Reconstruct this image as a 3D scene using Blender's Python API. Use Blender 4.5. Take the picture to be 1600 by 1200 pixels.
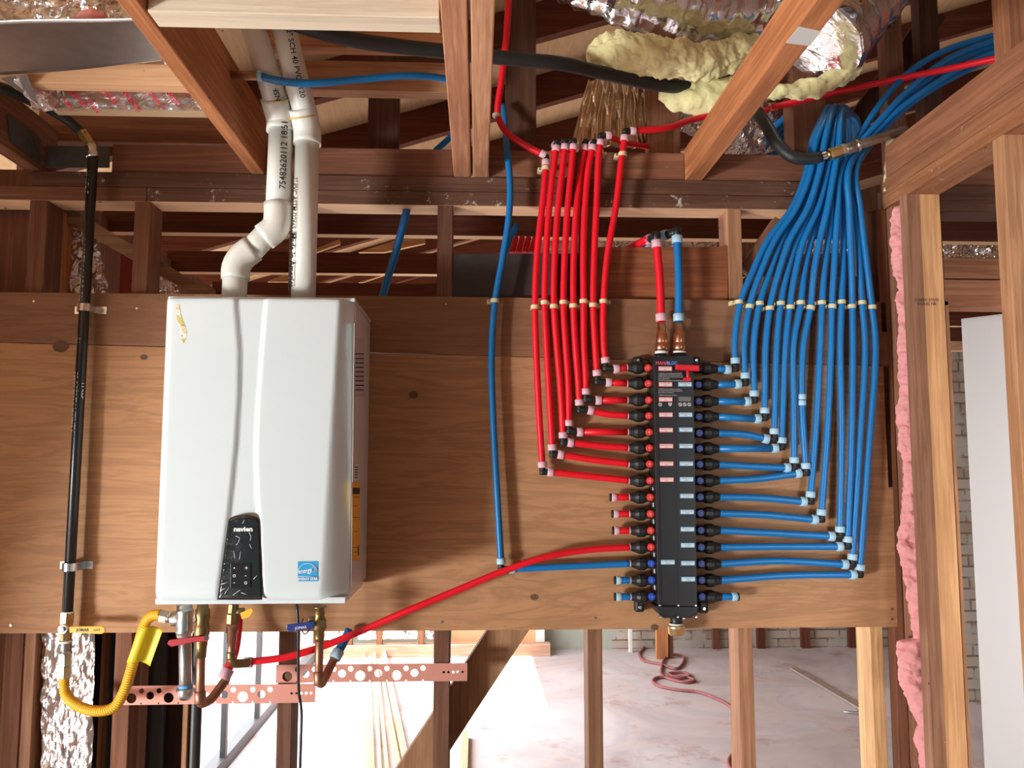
import bpy, bmesh, math, random
from mathutils import Vector, Matrix, noise
from mathutils.geometry import tessellate_polygon
random.seed(7)
for o in list(bpy.data.objects): bpy.data.objects.remove(o)
SC = bpy.context.scene
COL = SC.collection
R = math.radians
# ---------------- camera ----------------
F = 1300.0
CP = Vector((0, -2.28, 1.6))
yaw, pitch = R(2.4), R(5.5)
FW = Vector((math.sin(yaw)*math.cos(pitch), math.cos(yaw)*math.cos(pitch), math.sin(pitch)))
RT = Vector((math.cos(yaw), -math.sin(yaw), 0))
UP = RT.cross(FW)
cam = bpy.data.cameras.new('camera'); co = bpy.data.objects.new('camera', cam); COL.objects.link(co)
cam.sensor_width = 36; cam.lens = F/1600*36; cam.clip_start = 0.02
m = Matrix((RT, UP, -FW)).transposed().to_4x4(); m.translation = CP
co.matrix_world = m
SC.camera = co
# ---------------- world, sun, exposure ----------------
w = bpy.data.worlds.new('sky'); SC.world = w; w.use_nodes = True
bg = w.node_tree.nodes['Background']; bg.inputs[0].default_value = (0.80, 0.90, 1.0, 1); bg.inputs[1].default_value = 0.20
sl = bpy.data.lights.new('sun', 'SUN'); so = bpy.data.objects.new('sun', sl); COL.objects.link(so)
sl.energy = 20.0; sl.angle = R(0.6); sl.color = (1.0, 0.95, 0.88)
so.location = (-8, -1, 9)
so.rotation_euler = Vector((1.0, 0.0, -1.10)).to_track_quat('-Z', 'Y').to_euler()
# daylight coming through the big side opening of the front room
dl = bpy.data.lights.new('opening_daylight', 'AREA'); do = bpy.data.objects.new('opening_daylight', dl); COL.objects.link(do)
dl.shape = 'RECTANGLE'; dl.size = 0.75; dl.size_y = 0.6; dl.energy = 300; dl.color = (0.965, 0.99, 1.0)
do.location = (-4.3, -3.45, 0.28)
do.rotation_euler = Vector((1.0, 0.78, 0.22)).to_track_quat('-Z', 'Y').to_euler()
# daylight coming through the sliding glass door of the back room
gl = bpy.data.lights.new('glass_door_daylight', 'AREA'); go = bpy.data.objects.new('glass_door_daylight', gl); COL.objects.link(go)
gl.shape = 'RECTANGLE'; gl.size = 3.2; gl.size_y = 1.9; gl.energy = 190; gl.color = (0.92, 0.94, 1.0)
go.location = (-1.24, 3.3, 1.15)
go.rotation_euler = Vector((1.0, 0.0, -0.55)).to_track_quat('-Z', 'Y').to_euler()
# added fill lamp aimed at the white door, no visible source
nl = bpy.data.lights.new('door_fill_lamp', 'AREA'); no = bpy.data.objects.new('door_fill_lamp', nl); COL.objects.link(no)
nl.shape = 'RECTANGLE'; nl.size = 0.7; nl.size_y = 1.6; nl.energy = 11; nl.spread = R(62); nl.color = (0.95, 0.97, 1.0)
no.location = (1.75, -2.6, 1.3)
no.rotation_euler = Vector((0.03, 1.0, -0.05)).to_track_quat('-Z', 'Y').to_euler()
SC.view_settings.view_transform = 'Standard'; SC.view_settings.look = 'None'
SC.view_settings.exposure = 0.0; SC.view_settings.gamma = 1.0; SC.view_settings.use_curve_mapping = False

# ---------------- pixel -> place ----------------
def ray(px, py): return FW + RT*((px-800)/F) + UP*((600-py)/F)
def P(px, py, Y=0.0):
    d = ray(px, py); return CP + d*((Y-CP.y)/d.y)
def PXX(px, py, X):
    d = ray(px, py); return CP + d*((X-CP.x)/d.x)
def PZ(px, py, Z):
    d = ray(px, py); return CP + d*((Z-CP.z)/d.z)

# ---------------- materials ----------------
MATS = {}
def nt(name):
    m = bpy.data.materials.new(name); m.use_nodes = True
    n = m.node_tree; b = n.nodes['Principled BSDF']; return m, n, b
def plain(name, col, rough=0.5, metal=0.0, bump=0.0, bscale=60, var=0.0, spec=None, coat=0.0, alpha=None, trans=0.0):
    if name in MATS: return MATS[name]
    m, n, b = nt(name)
    b.inputs['Base Color'].default_value = (*col, 1); b.inputs['Roughness'].default_value = rough; b.inputs['Metallic'].default_value = metal
    if spec is not None: b.inputs['Specular IOR Level'].default_value = spec
    b.inputs['Coat Weight'].default_value = coat
    if trans: b.inputs['Transmission Weight'].default_value = trans
    tc = n.nodes.new('ShaderNodeTexCoord'); nz = n.nodes.new('ShaderNodeTexNoise'); nz.inputs['Scale'].default_value = bscale; nz.inputs['Detail'].default_value = 5
    n.links.new(tc.outputs['Object'], nz.inputs['Vector'])
    if bump:
        bp = n.nodes.new('ShaderNodeBump'); bp.inputs['Strength'].default_value = bump; bp.inputs['Distance'].default_value = 0.004
        n.links.new(nz.outputs['Fac'], bp.inputs['Height']); n.links.new(bp.outputs[0], b.inputs['Normal'])
    if var:
        mx = n.nodes.new('ShaderNodeMix'); mx.data_type = 'RGBA'
        mx.inputs[6].default_value = (*[c*(1-var) for c in col], 1); mx.inputs[7].default_value = (*[min(1, c*(1+var)) for c in col], 1)
        n.links.new(nz.outputs['Fac'], mx.inputs[0]); n.links.new(mx.outputs[2], b.inputs['Base Color'])
    MATS[name] = m; return m
def wood(axis, col, name=None, flecks=0.0, knots=0.5, contrast=0.45, fine=1.0, rough=0.75, wide=False):
    key = 'wood_%s_%s_%s_%s' % (axis, '_'.join('%d' % (c*1000) for c in col), int(flecks*100), wide)
    if key in MATS: return MATS[key]
    m, n, b = nt(key); N = n.nodes.new; L = n.links.new
    tc = N('ShaderNodeTexCoord'); oi = N('ShaderNodeObjectInfo')
    add = N('ShaderNodeVectorMath'); add.operation = 'ADD'
    mul = N('ShaderNodeVectorMath'); mul.operation = 'SCALE'; mul.inputs[0].default_value = (7.3, 3.1, 5.7)
    L(oi.outputs['Random'], mul.inputs['Scale']); L(tc.outputs['Object'], add.inputs[0]); L(mul.outputs[0], add.inputs[1])
    mp = N('ShaderNodeMapping'); L(add.outputs[0], mp.inputs[0])
    a, c = (1.3, 30.0) if not wide else (1.0, 9.0)
    mp.inputs['Scale'].default_value = {'X': (a, c, c), 'Y': (c, a, c), 'Z': (c, c, a)}[axis]
    n1 = N('ShaderNodeTexNoise'); n1.inputs['Scale'].default_value = 1.6; n1.inputs['Detail'].default_value = 5; n1.inputs['Roughness'].default_value = 0.62
    n1.inputs['Distortion'].default_value = 1.2 if wide else 0.35
    L(mp.outputs[0], n1.inputs['Vector'])
    mp2 = N('ShaderNodeMapping'); L(add.outputs[0], mp2.inputs[0])
    a2, c2 = 6.0, 220.0*fine
    mp2.inputs['Scale'].default_value = {'X': (a2, c2, c2), 'Y': (c2, a2, c2), 'Z': (c2, c2, a2)}[axis]
    n2 = N('ShaderNodeTexNoise'); n2.inputs['Scale'].default_value = 1.0; n2.inputs['Detail'].default_value = 3
    L(mp2.outputs[0], n2.inputs['Vector'])
    # growth-ring bands: sine of stretched noise
    ring = N('ShaderNodeMath'); ring.operation = 'MULTIPLY'; ring.inputs[1].default_value = 34.0 if wide else 20.0; L(n1.outputs['Fac'], ring.inputs[0])
    sn = N('ShaderNodeMath'); sn.operation = 'SINE'; L(ring.outputs[0], sn.inputs[0])
    mr = N('ShaderNodeMapRange'); mr.inputs[1].default_value = -1; mr.inputs[2].default_value = 1; L(sn.outputs[0], mr.inputs[0])
    mixf = N('ShaderNodeMath'); mixf.operation = 'MULTIPLY_ADD'; mixf.inputs[1].default_value = 0.35 if not wide else 0.42
    L(mr.outputs[0], mixf.inputs[0])
    sc2 = N('ShaderNodeMath'); sc2.operation = 'MULTIPLY'; sc2.inputs[1].default_value = 0.5; L(n2.outputs['Fac'], sc2.inputs[0]); L(sc2.outputs[0], mixf.inputs[2])
    big = N('ShaderNodeTexNoise'); big.inputs['Scale'].default_value = 3.0; big.inputs['Detail'].default_value = 3; L(add.outputs[0], big.inputs['Vector'])
    sb = N('ShaderNodeMath'); sb.operation = 'MULTIPLY_ADD'; sb.inputs[1].default_value = 0.5; L(big.outputs['Fac'], sb.inputs[0]); L(mixf.outputs[0], sb.inputs[2])
    rp = N('ShaderNodeValToRGB'); L(sb.outputs[0], rp.inputs[0])
    k = contrast
    rp.color_ramp.elements[0].position = 0.25; rp.color_ramp.elements[1].position = 0.95
    rp.color_ramp.elements[0].color = (col[0]*(1-k*.8), col[1]*(1-k), col[2]*(1-k*1.1), 1)
    rp.color_ramp.elements[1].color = (min(1, col[0]*(1+k*.7)), min(1, col[1]*(1+k*.75)), min(1, col[2]*(1+k*.8)), 1)
    cur = rp.outputs[0]
    # per-board value shift
    hs = N('ShaderNodeHueSaturation'); vr = N('ShaderNodeMapRange'); vr.inputs[3].default_value = 0.86; vr.inputs[4].default_value = 1.14
    L(oi.outputs['Random'], vr.inputs[0]); L(vr.outputs[0], hs.inputs['Value']); L(cur, hs.inputs['Color']); cur = hs.outputs[0]
    # nail holes / small knots
    vo = N('ShaderNodeTexVoronoi'); vo.inputs['Scale'].default_value = 7.0; L(add.outputs[0], vo.inputs['Vector'])
    lt = N('ShaderNodeMath'); lt.operation = 'LESS_THAN'; lt.inputs[1].default_value = 0.035*knots*1.3; L(vo.outputs['Distance'], lt.inputs[0])
    mk = N('ShaderNodeMix'); mk.data_type = 'RGBA'; mk.inputs[7].default_value = (col[0]*.12, col[1]*.1, col[2]*.1, 1)
    L(lt.outputs[0], mk.inputs[0]); L(cur, mk.inputs[6]); cur = mk.outputs[2]
    if flecks:
        fn = N('ShaderNodeTexNoise'); fn.inputs['Scale'].default_value = 26.0; fn.inputs['Detail'].default_value = 8; fn.inputs['Roughness'].default_value = .75; L(add.outputs[0], fn.inputs['Vector'])
        fr = N('ShaderNodeMapRange'); fr.inputs[1].default_value = .73-.16*flecks; fr.inputs[2].default_value = .80-.16*flecks; L(fn.outputs['Fac'], fr.inputs[0])
        mf = N('ShaderNodeMix'); mf.data_type = 'RGBA'; mf.inputs[7].default_value = (.62, .56, .50, 1); L(fr.outputs[0], mf.inputs[0]); L(cur, mf.inputs[6]); cur = mf.outputs[2]
    L(cur, b.inputs['Base Color']); b.inputs['Roughness'].default_value = rough; b.inputs['Specular IOR Level'].default_value = .25
    bp = N('ShaderNodeBump'); bp.inputs['Strength'].default_value = 0.25; bp.inputs['Distance'].default_value = 0.002; L(sb.outputs[0], bp.inputs['Height']); L(bp.outputs[0], b.inputs['Normal'])
    MATS[key] = m; return m
C_PLY = (.405, .212, .102); C_ORG = (.52, .22, .085); C_BRN = (.20, .085, .045); C_DRK = (.085, .037, .022); C_RED = (.12, .036, .018); C_LIT = (.66, .40, .19)
M_PLY = wood('X', C_PLY, wide=True, knots=.3, contrast=.24, rough=.6)
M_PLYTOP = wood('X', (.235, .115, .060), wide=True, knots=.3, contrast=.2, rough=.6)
def foilmat(name, col, rough, strength, scale):
    if name in MATS: return MATS[name]
    m, n, b = nt(name); N = n.nodes.new; L = n.links.new
    b.inputs['Base Color'].default_value = (*col, 1); b.inputs['Metallic'].default_value = 1.0; b.inputs['Roughness'].default_value = rough
    tc = N('ShaderNodeTexCoord'); v = N('ShaderNodeTexVoronoi'); v.inputs['Scale'].default_value = scale; v.distance = 'MANHATTAN'
    nz = N('ShaderNodeTexNoise'); nz.inputs['Scale'].default_value = scale*1.3; nz.inputs['Detail'].default_value = 4; nz.inputs['Distortion'].default_value = 1.5
    L(tc.outputs['Object'], nz.inputs['Vector']); L(tc.outputs['Object'], v.inputs['Vector'])
    ad = N('ShaderNodeMath'); ad.operation = 'ADD'; L(v.outputs['Distance'], ad.inputs[0]); L(nz.outputs['Fac'], ad.inputs[1])
    bp = N('ShaderNodeBump'); bp.inputs['Strength'].default_value = strength; bp.inputs['Distance'].default_value = 0.01
    L(ad.outputs[0], bp.inputs['Height']); L(bp.outputs[0], b.inputs['Normal']); MATS[name] = m; return m
M_FOIL = foilmat('foil', (.84, .82, .82), .2, .45, 24)
M_FOILP = foilmat('foil_pinkish', (.88, .79, .77), .28, .55, 26)
M_FOILB = foilmat('foil_reflected_brown', (.74, .56, .40), .28, .3, 20)  # silver foil with reflected brown put into the metal colour
M_GALV = plain('galvanized', (.64, .71, .73), .30, 1.0, .10, 24, .18)
M_GREYM = plain('grey_steel', (.42, .43, .42), .35, 1.0, .2, 90, .2)
M_CHROME = plain('bright_zinc', (.75, .74, .72), .25, 1.0, .1, 90, .1)
M_COP = plain('copper', (.78, .38, .24), .30, 1.0, .15, 60, .25)
M_COPD = plain('dull_copper', (.38, .19, .12), .45, .9, .2, 60, .35)
M_COPS = plain('copper_strap', (.66, .29, .22), .5, .3, .05, 60, .06)
M_BRASS = plain('brass', (.60, .42, .18), .34, 1.0, .2, 70, .25)
M_BRASSD = plain('aged_brass', (.27, .19, .08), .40, .9, .3, 70, .3)
M_RED = plain('red_tube', (.80, .004, .018), .42, 0, .03, 200, .05)
M_BLUE = plain('blue_tube', (.003, .17, .47), .38, 0, .03, 200, .06)
M_PINKC = plain('pink_collar', (.74, .45, .52), .5, 0, .05, 200, .05)
M_BLUC = plain('pale_blue_collar', (.40, .62, .76), .5, 0, .05, 200, .05)
M_CREAM = plain('cream_plastic', (.72, .64, .38), .5, 0, .05, 90, .06)
M_BLK = plain('black_plastic', (.012, .012, .013), .38, 0, .05, 100)
M_BLKM = plain('black_satin', (.011, .012, .012), .45, 0, .1, 80, .2)
M_RUB = plain('black_rubber', (.018, .020, .020), .5, 0, .25, 140, .2)
M_REDP = plain('red_plastic', (.70, .008, .02), .35, 0, .03, 90)
M_REDV = plain('red_valve', (.78, .035, .03), .35, 0, .03, 90)
M_BLUV = plain('blue_valve', (.02, .07, .45), .35, 0, .03, 90)
M_WHT = plain('white_enamel', (.67, .75, .77), .22, 0, 0, 10, 0, coat=.35)
M_WHT2 = plain('white_side_enamel', (.66, .66, .64), .3, 0, 0, 10)
M_PVC = plain('white_pvc', (.74, .74, .68), .32, 0, .02, 30, .04)
M_YEL = plain('yellow_coating', (.83, .46, .03), .38, 0, .03, 90, .05)
M_YTAG = plain('yellow_tag', (.80, .62, .02), .42, 0, .15, 50, .08)
M_PAPER = plain('white_paper', (.85, .86, .84), .55)
M_TXTW = plain('white_print', (.85, .85, .83), .5)
M_TXTK = plain('black_print', (.02, .02, .02), .5)
M_TXTR = plain('red_print', (.55, .03, .04), .5)
M_LBLU = plain('sky_blue_sticker', (.02, .35, .70), .4)
M_ORL = plain('amber_sticker', (.85, .46, .05), .5)
M_GLASSY = plain('black_gloss_panel', (.015, .018, .02), .08, 0, .5, 46, coat=1.0)
M_INSY = plain('yellow_fibreglass', (1.0, .90, .48), .95, 0, .5, 90, .06)
M_INSP = plain('pink_fibreglass', (.86, .36, .36), .95, 0, .8, 90, .16)
M_SEAL = plain('white_sealant', (.75, .74, .72), .6)
M_FOAM = plain('foam_sealant', (.68, .62, .40), .8, 0, .6, 90, .1)

for m_ in (M_INSY, M_INSP):
    b = m_.node_tree.nodes['Principled BSDF']; b.inputs['Subsurface Weight'].default_value = .25; b.inputs['Subsurface Radius'].default_value = (.03, .025, .02); b.inputs['Subsurface Scale'].default_value = .6
# ---------------- mesh helpers ----------------
class MB:
    def __init__(s): s.v = []; s.f = []; s.sm = []; s.mi = []
    def add(s, vs, fs, smooth=False, mi=0):
        o = len(s.v); s.v += [Vector(v) for v in vs]
        for f in fs: s.f.append(tuple(i+o for i in f)); s.sm.append(smooth); s.mi.append(mi)
        return s
    def prism(s, poly, vec, mi=0):
        n = len(poly); vec = Vector(vec); a = [Vector(p) for p in poly]; b = [p+vec for p in a]
        return s.add(a+b, [tuple(range(n)), tuple(range(2*n-1, n-1, -1))]+[(i, (i+1) % n, n+(i+1) % n, n+i) for i in range(n)], mi=mi)
    def box(s, x0, x1, y0, y1, z0, z1, mi=0):
        return s.prism([(x0, y0, z0), (x1, y0, z0), (x1, y0, z1), (x0, y0, z1)], (0, y1-y0, 0), mi)
    def lathe(s, p0, ax, prof, n=20, flat=False, mi=0):
        p0 = Vector(p0); ax = Vector(ax).normalized(); u = ax.orthogonal().normalized(); v = ax.cross(u)
        vs = []; fs = []
        for (t, r) in prof:
            for k in range(n):
                a = 2*math.pi*k/n; vs.append(p0+ax*t+(u*math.cos(a)+v*math.sin(a))*max(r, 1e-5))
        for i in range(len(prof)-1):
            for k in range(n): fs.append((i*n+k, i*n+(k+1) % n, (i+1)*n+(k+1) % n, (i+1)*n+k))
        s.add(vs, fs, not flat, mi)
        o = len(s.v)-len(vs)
        s.f.append(tuple(o+k for k in range(n))); s.sm.append(False); s.mi.append(mi)
        s.f.append(tuple(o+(len(prof)-1)*n+k for k in range(n))); s.sm.append(False); s.mi.append(mi)
        return s
    def cyl(s, a, b, r, r2=None, n=20, flat=False, mi=0):
        a = Vector(a); b = Vector(b); L = (b-a).length; r2 = r if r2 is None else r2; e = min(.0012, L*.1, r*.2)
        prof = [(0, r-e), (e, r), (L-e, r2), (L, r2-e)] if not flat else [(0, r), (L, r2)]
        return s.lathe(a, b-a, prof, n, flat, mi)
    def sweep(s, pts, rf, n=14, closed_ends=True, disp=None, mi=0):
        pts = [Vector(p) for p in pts]; T = []
        for i in range(len(pts)):
            a = pts[max(0, i-1)]; b = pts[min(len(pts)-1, i+1)]; T.append((b-a).normalized())
        u = T[0].orthogonal().normalized(); vs = []; fs = []; acc = 0
        for i, p in enumerate(pts):
            if i: acc += (p-pts[i-1]).length
            u = (u-T[i]*u.dot(T[i])).normalized(); v = T[i].cross(u); r = rf(acc, i/(len(pts)-1)) if callable(rf) else rf
            for k in range(n):
                a = 2*math.pi*k/n; q = p+(u*math.cos(a)+v*math.sin(a))*r
                if disp: q = disp(q, p, r)
                vs.append(q)
        for i in range(len(pts)-1):
            for k in range(n): fs.append((i*n+k, i*n+(k+1) % n, (i+1)*n+(k+1) % n, (i+1)*n+k))
        s.add(vs, fs, True, mi); o = len(s.v)-len(vs)
        if closed_ends:
            s.f.append(tuple(o+k for k in range(n))); s.sm.append(False); s.mi.append(mi)
            s.f.append(tuple(o+(len(pts)-1)*n+k for k in range(n))); s.sm.append(False); s.mi.append(mi)
        return s
    def grid(s, nu, nv, fn, smooth=True, mi=0):
        vs = [fn(i/nu, j/nv) for j in range(nv+1) for i in range(nu+1)]
        fs = [(j*(nu+1)+i, j*(nu+1)+i+1, (j+1)*(nu+1)+i+1, (j+1)*(nu+1)+i) for j in range(nv) for i in range(nu)]
        return s.add(vs, fs, smooth, mi)
def spl(pts, step=.012):
    pts = [Vector(p) for p in pts]
    if len(pts) == 2:
        n = max(2, int((pts[1]-pts[0]).length/.06)); return [pts[0].lerp(pts[1], i/n) for i in range(n+1)]
    q = [pts[0]*2-pts[1]]+pts+[pts[-1]*2-pts[-2]]; out = []
    for i in range(1, len(q)-2):
        a, b, c, d = q[i-1:i+3]; n = max(3, int((c-b).length/step))
        def tj(t, x, y): return t+max(1e-4, (y-x).length)**.5
        t0 = 0; t1 = tj(t0, a, b); t2 = tj(t1, b, c); t3 = tj(t2, c, d)
        for k in range(n):
            t = t1+(t2-t1)*k/n
            A1 = a*((t1-t)/(t1-t0))+b*((t-t0)/(t1-t0)); A2 = b*((t2-t)/(t2-t1))+c*((t-t1)/(t2-t1)); A3 = c*((t3-t)/(t3-t2))+d*((t-t2)/(t3-t2))
            B1 = A1*((t2-t)/(t2-t0))+A2*((t-t0)/(t2-t0)); B2 = A2*((t3-t)/(t3-t1))+A3*((t-t1)/(t3-t1))
            out.append(B1*((t2-t)/(t2-t1))+B2*((t-t1)/(t2-t1)))
    out.append(pts[-1]); return out
def tag(o, label, cat, group=None, kind=None):
    if label: o['label'] = label
    if cat: o['category'] = cat
    if group: o['group'] = group
    if kind: o['kind'] = kind
    return o
def obj(name, mb, mat, parent=None, bevel=0, solid=0, label=None, loc=None):
    me = bpy.data.meshes.new(name)
    if parent is not None:
        L = Vector((0, 0, 0)); q = parent
        while q is not None: L += Vector(q.location); q = q.parent
    elif loc is not None: L = Vector(loc)
    else:
        xs = [v.x for v in mb.v]; ys = [v.y for v in mb.v]; zs = [v.z for v in mb.v]
        L = Vector(((min(xs)+max(xs))/2, (min(ys)+max(ys))/2, min(zs)))
    me.from_pydata([v-L for v in mb.v], [], mb.f)
    for p, sm, mi in zip(me.polygons, mb.sm, mb.mi): p.use_smooth = sm; p.material_index = mi
    bm = bmesh.new(); bm.from_mesh(me); bmesh.ops.recalc_face_normals(bm, faces=bm.faces); bm.to_mesh(me); bm.free()
    for mm in (mat if isinstance(mat, (list, tuple)) else [mat]): me.materials.append(mm)
    o = bpy.data.objects.new(name, me); COL.objects.link(o)
    if parent is not None: o.parent = parent
    else: o.location = L
    if bevel:
        b = o.modifiers.new('bevel', 'BEVEL'); b.width = bevel; b.segments = 2; b.limit_method = 'ANGLE'; b.angle_limit = R(35)
    if solid:
        b = o.modifiers.new('solid', 'SOLIDIFY'); b.thickness = solid; b.offset = 0
    if label: o['label'] = label
    return o
def thing(name, loc, label, cat, group=None):
    o = bpy.data.objects.new(name, None); o.empty_display_size = .05; COL.objects.link(o); o.location = loc
    return tag(o, label, cat, group)
def text(name, s, size, org, xdir, ydir, mat, parent, sx=1.0, align='CENTER', bold=0.0, label=None):
    cu = bpy.data.curves.new(name, 'FONT'); cu.body = s; cu.size = size; cu.align_x = align; cu.align_y = 'CENTER'; cu.offset = bold
    cu.resolution_u = 2
    tmp = bpy.data.objects.new(name, cu); COL.objects.link(tmp)
    dg = bpy.context.evaluated_depsgraph_get(); me = bpy.data.meshes.new_from_object(tmp.evaluated_get(dg)); bpy.data.objects.remove(tmp)
    X = Vector(xdir).normalized(); Yv = Vector(ydir).normalized(); org = Vector(org)
    mb = MB(); mb.v = [org+X*(v.co.x*sx)+Yv*v.co.y for v in me.vertices]; mb.f = [tuple(p.vertices) for p in me.polygons]
    mb.sm = [False]*len(mb.f); mb.mi = [0]*len(mb.f)
    return obj(name, mb, mat, parent, label=label)
def board(name, poly, Y, dep, mat, label, cat='board', group=None, bevel=.002):
    mb = MB().prism([P(x, y, Y) for x, y in poly], (0, dep, 0))
    return tag(obj(name, mb, mat, bevel=bevel), label, cat, group)
def bx(name, x0, x1, y0, y1, z0, z1, mat, label, cat, group=None, bevel=.002):
    return tag(obj(name, MB().box(x0, x1, y0, y1, z0, z1), mat, bevel=bevel), label, cat, group)
def struct(name, mb, mat, bevel=0): return tag(obj(name, mb, mat, bevel=bevel), None, None, None, 'structure')
def stretchX(a, b, Y): return P(a[0], a[1], Y), P(b[0], b[1], Y)

W = wood
# ======================= SETTING =======================
# concrete floor with stains
m, n, b = nt('concrete'); N = n.nodes.new; L = n.links.new
tc = N('ShaderNodeTexCoord'); a1 = N('ShaderNodeTexNoise'); a1.inputs['Scale'].default_value = 1.1; a1.inputs['Detail'].default_value = 7; a1.inputs['Distortion'].default_value = .8
a2 = N('ShaderNodeTexNoise'); a2.inputs['Scale'].default_value = 3.3; a2.inputs['Detail'].default_value = 9; a2.inputs['Roughness'].default_value = .7
L(tc.outputs['Object'], a1.inputs['Vector']); L(tc.outputs['Object'], a2.inputs['Vector'])
r1 = N('ShaderNodeValToRGB'); L(a1.outputs['Fac'], r1.inputs[0])
e = r1.color_ramp.elements; e[0].position = .35; e[0].color = (.50, .44, .45, 1); e[1].position = .62; e[1].color = (.68, .62, .62, 1)
x = e.new(.48); x.color = (.63, .55, .53, 1); x = e.new(.505); x.color = (.56, .51, .52, 1)
r2 = N('ShaderNodeValToRGB'); L(a2.outputs['Fac'], r2.inputs[0]); r2.color_ramp.elements[0].position = .56; r2.color_ramp.elements[0].color = (0, 0, 0, 1); r2.color_ramp.elements[1].position = .72
mx = N('ShaderNodeMix'); mx.data_type = 'RGBA'; mx.inputs[7].default_value = (.42, .25, .20, 1); L(r2.outputs[0], mx.inputs[0]); L(r1.outputs[0], mx.inputs[6])
L(mx.outputs[2], b.inputs['Base Color']); b.inputs['Roughness'].default_value = .7
M_CONC = m
struct('floor', MB().box(-3.2, 6.0, -5.0, 6.0, -.1, 0), M_CONC)
struct('ground', MB().box(-14, -3.2, -9, 12, -.12, -.02).box(-3.2, -1.5, 6.0, 12, -.12, -.02), plain('pale_driveway', (.62, .60, .56), .8, 0, .2, 8, .1))
# roof plane: bottom of rafters z = 3.13 + .31*(X-.2)
def rz(X): return 3.13+.31*(X-.2)
M_SHEATH = W('Y', (.60, .40, .22), wide=True, contrast=.12, knots=.5)
mb = MB()
for (xa, xb, ya, yb) in ((-1.9, 4.6, 3.0, 6.2), (-3.6, 4.6, -5.0, 3.0)):  # front roof carried outdoors past the glass door, added to block sun
    mb.prism([(xa, ya, rz(xa)+.14), (xb, ya, rz(xb)+.14), (xb, ya, rz(xb)+.16), (xa, ya, rz(xa)+.16)], (0, yb-ya, 0))
struct('ceiling', mb, M_SHEATH)
# far wall, left exterior wall with glazed opening, front left wall, right wall
M_PLAST = plain('aged_boarding', (.16, .08, .05), .8, 0, .3, 8, .2)
m, n, b = nt('old_brick'); N = n.nodes.new; L = n.links.new
tc = N('ShaderNodeTexCoord'); mp = N('ShaderNodeMapping'); L(tc.outputs['Object'], mp.inputs[0]); mp.inputs['Rotation'].default_value = (R(90), 0, 0)
br = N('ShaderNodeTexBrick'); br.inputs['Scale'].default_value = 1.0; br.inputs['Brick Width'].default_value = .22; br.inputs['Row Height'].default_value = .075; br.inputs['Mortar Size'].default_value = .007
br.inputs['Color1'].default_value = (.38, .28, .21, 1); br.inputs['Color2'].default_value = (.52, .44, .36, 1); br.inputs['Mortar'].default_value = (.20, .16, .12, 1)
L(mp.outputs[0], br.inputs['Vector'])
nz = N('ShaderNodeTexNoise'); nz.inputs['Scale'].default_value = 9; nz.inputs['Detail'].default_value = 6; L(tc.outputs['Object'], nz.inputs['Vector'])
mr = N('ShaderNodeMapRange'); mr.inputs[1].default_value = .48; mr.inputs[2].default_value = .60; L(nz.outputs['Fac'], mr.inputs[0])
mx = N('ShaderNodeMix'); mx.data_type = 'RGBA'; mx.inputs[7].default_value = (.46, .42, .36, 1); L(mr.outputs[0], mx.inputs[0]); L(br.outputs['Color'], mx.inputs[6]); L(mx.outputs[2], b.inputs['Base Color']); b.inputs['Roughness'].default_value = .85
bp = N('ShaderNodeBump'); bp.inputs['Strength'].default_value = .6; bp.inputs['Distance'].default_value = .01; L(br.outputs['Fac'], bp.inputs['Height']); bp.invert = True; L(bp.outputs[0], b.inputs['Normal'])
M_BRICK = m
YB = 5.1
Xb0 = PZ(1010, 1015, 0).x
struct('wall_back', MB().box(-1.25, Xb0-.3, YB, YB+.12, 0, 2.7), plain('pale_green_board', (.42, .44, .36), .7, 0, .1, 6, .12))
struct('wall_back_brick', MB().box(Xb0-.3, 5.0, YB, YB+.14, 0, 2.9), M_BRICK)
M_LW = W('Z', C_BRN, contrast=.4)
struct('wall_left', MB().box(-1.4, -1.28, .12, 1.62, 0, 2.45).box(-1.4, -1.28, 1.62, YB, 2.08, 2.45).box(-1.4, -1.28, YB, YB+.1, 0, 2.45), M_LW)
struct('wall_front', MB().prism([(-3.2, -5.1, 2.35), (4.7, -5.1, 2.35), (4.7, -5.1, rz(4.7)+.14), (-3.2, -5.1, rz(-3.2)+.14)], (0, .1, 0)), M_LW)
struct('wall_back_gable', MB().prism([(-1.4, 6.0, 2.3), (4.7, 6.0, 2.3), (4.7, 6.0, rz(4.7)+.14), (-1.4, 6.0, rz(-1.4)+.14)], (0, .1, 0)), M_LW)
struct('wall_right', MB().box(4.6, 4.7, -5, 6, 0, 4.4), M_PLAST)
struct('wall_left_front', MB().box(-3.2, -3.1, -1.0, .1, 0, 2.4).box(-3.2, -3.1, -3.6, -1.0, 2.06, 2.4).box(-3.2, -3.1, -5, -3.6, 0, 2.4), M_LW)
struct('left_shade_blocker', MB().prism([(-1.95, -.78, .6), (-1.95, -.82, 1.0), (-1.95, -.90, 1.22), (-1.95, -1.06, 1.48), (-1.95, -1.26, 1.75), (-1.95, -1.26, 2.4), (-1.95, -.02, 2.4), (-1.95, -.02, .6)], (.08, 0, 0)), M_LW)  # unseen panel added and shaped to shade the plywood's upper left
struct('wall_left_end', MB().box(-3.1, -1.4, .55, .62, 0, 2.5), M_LW)
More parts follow.
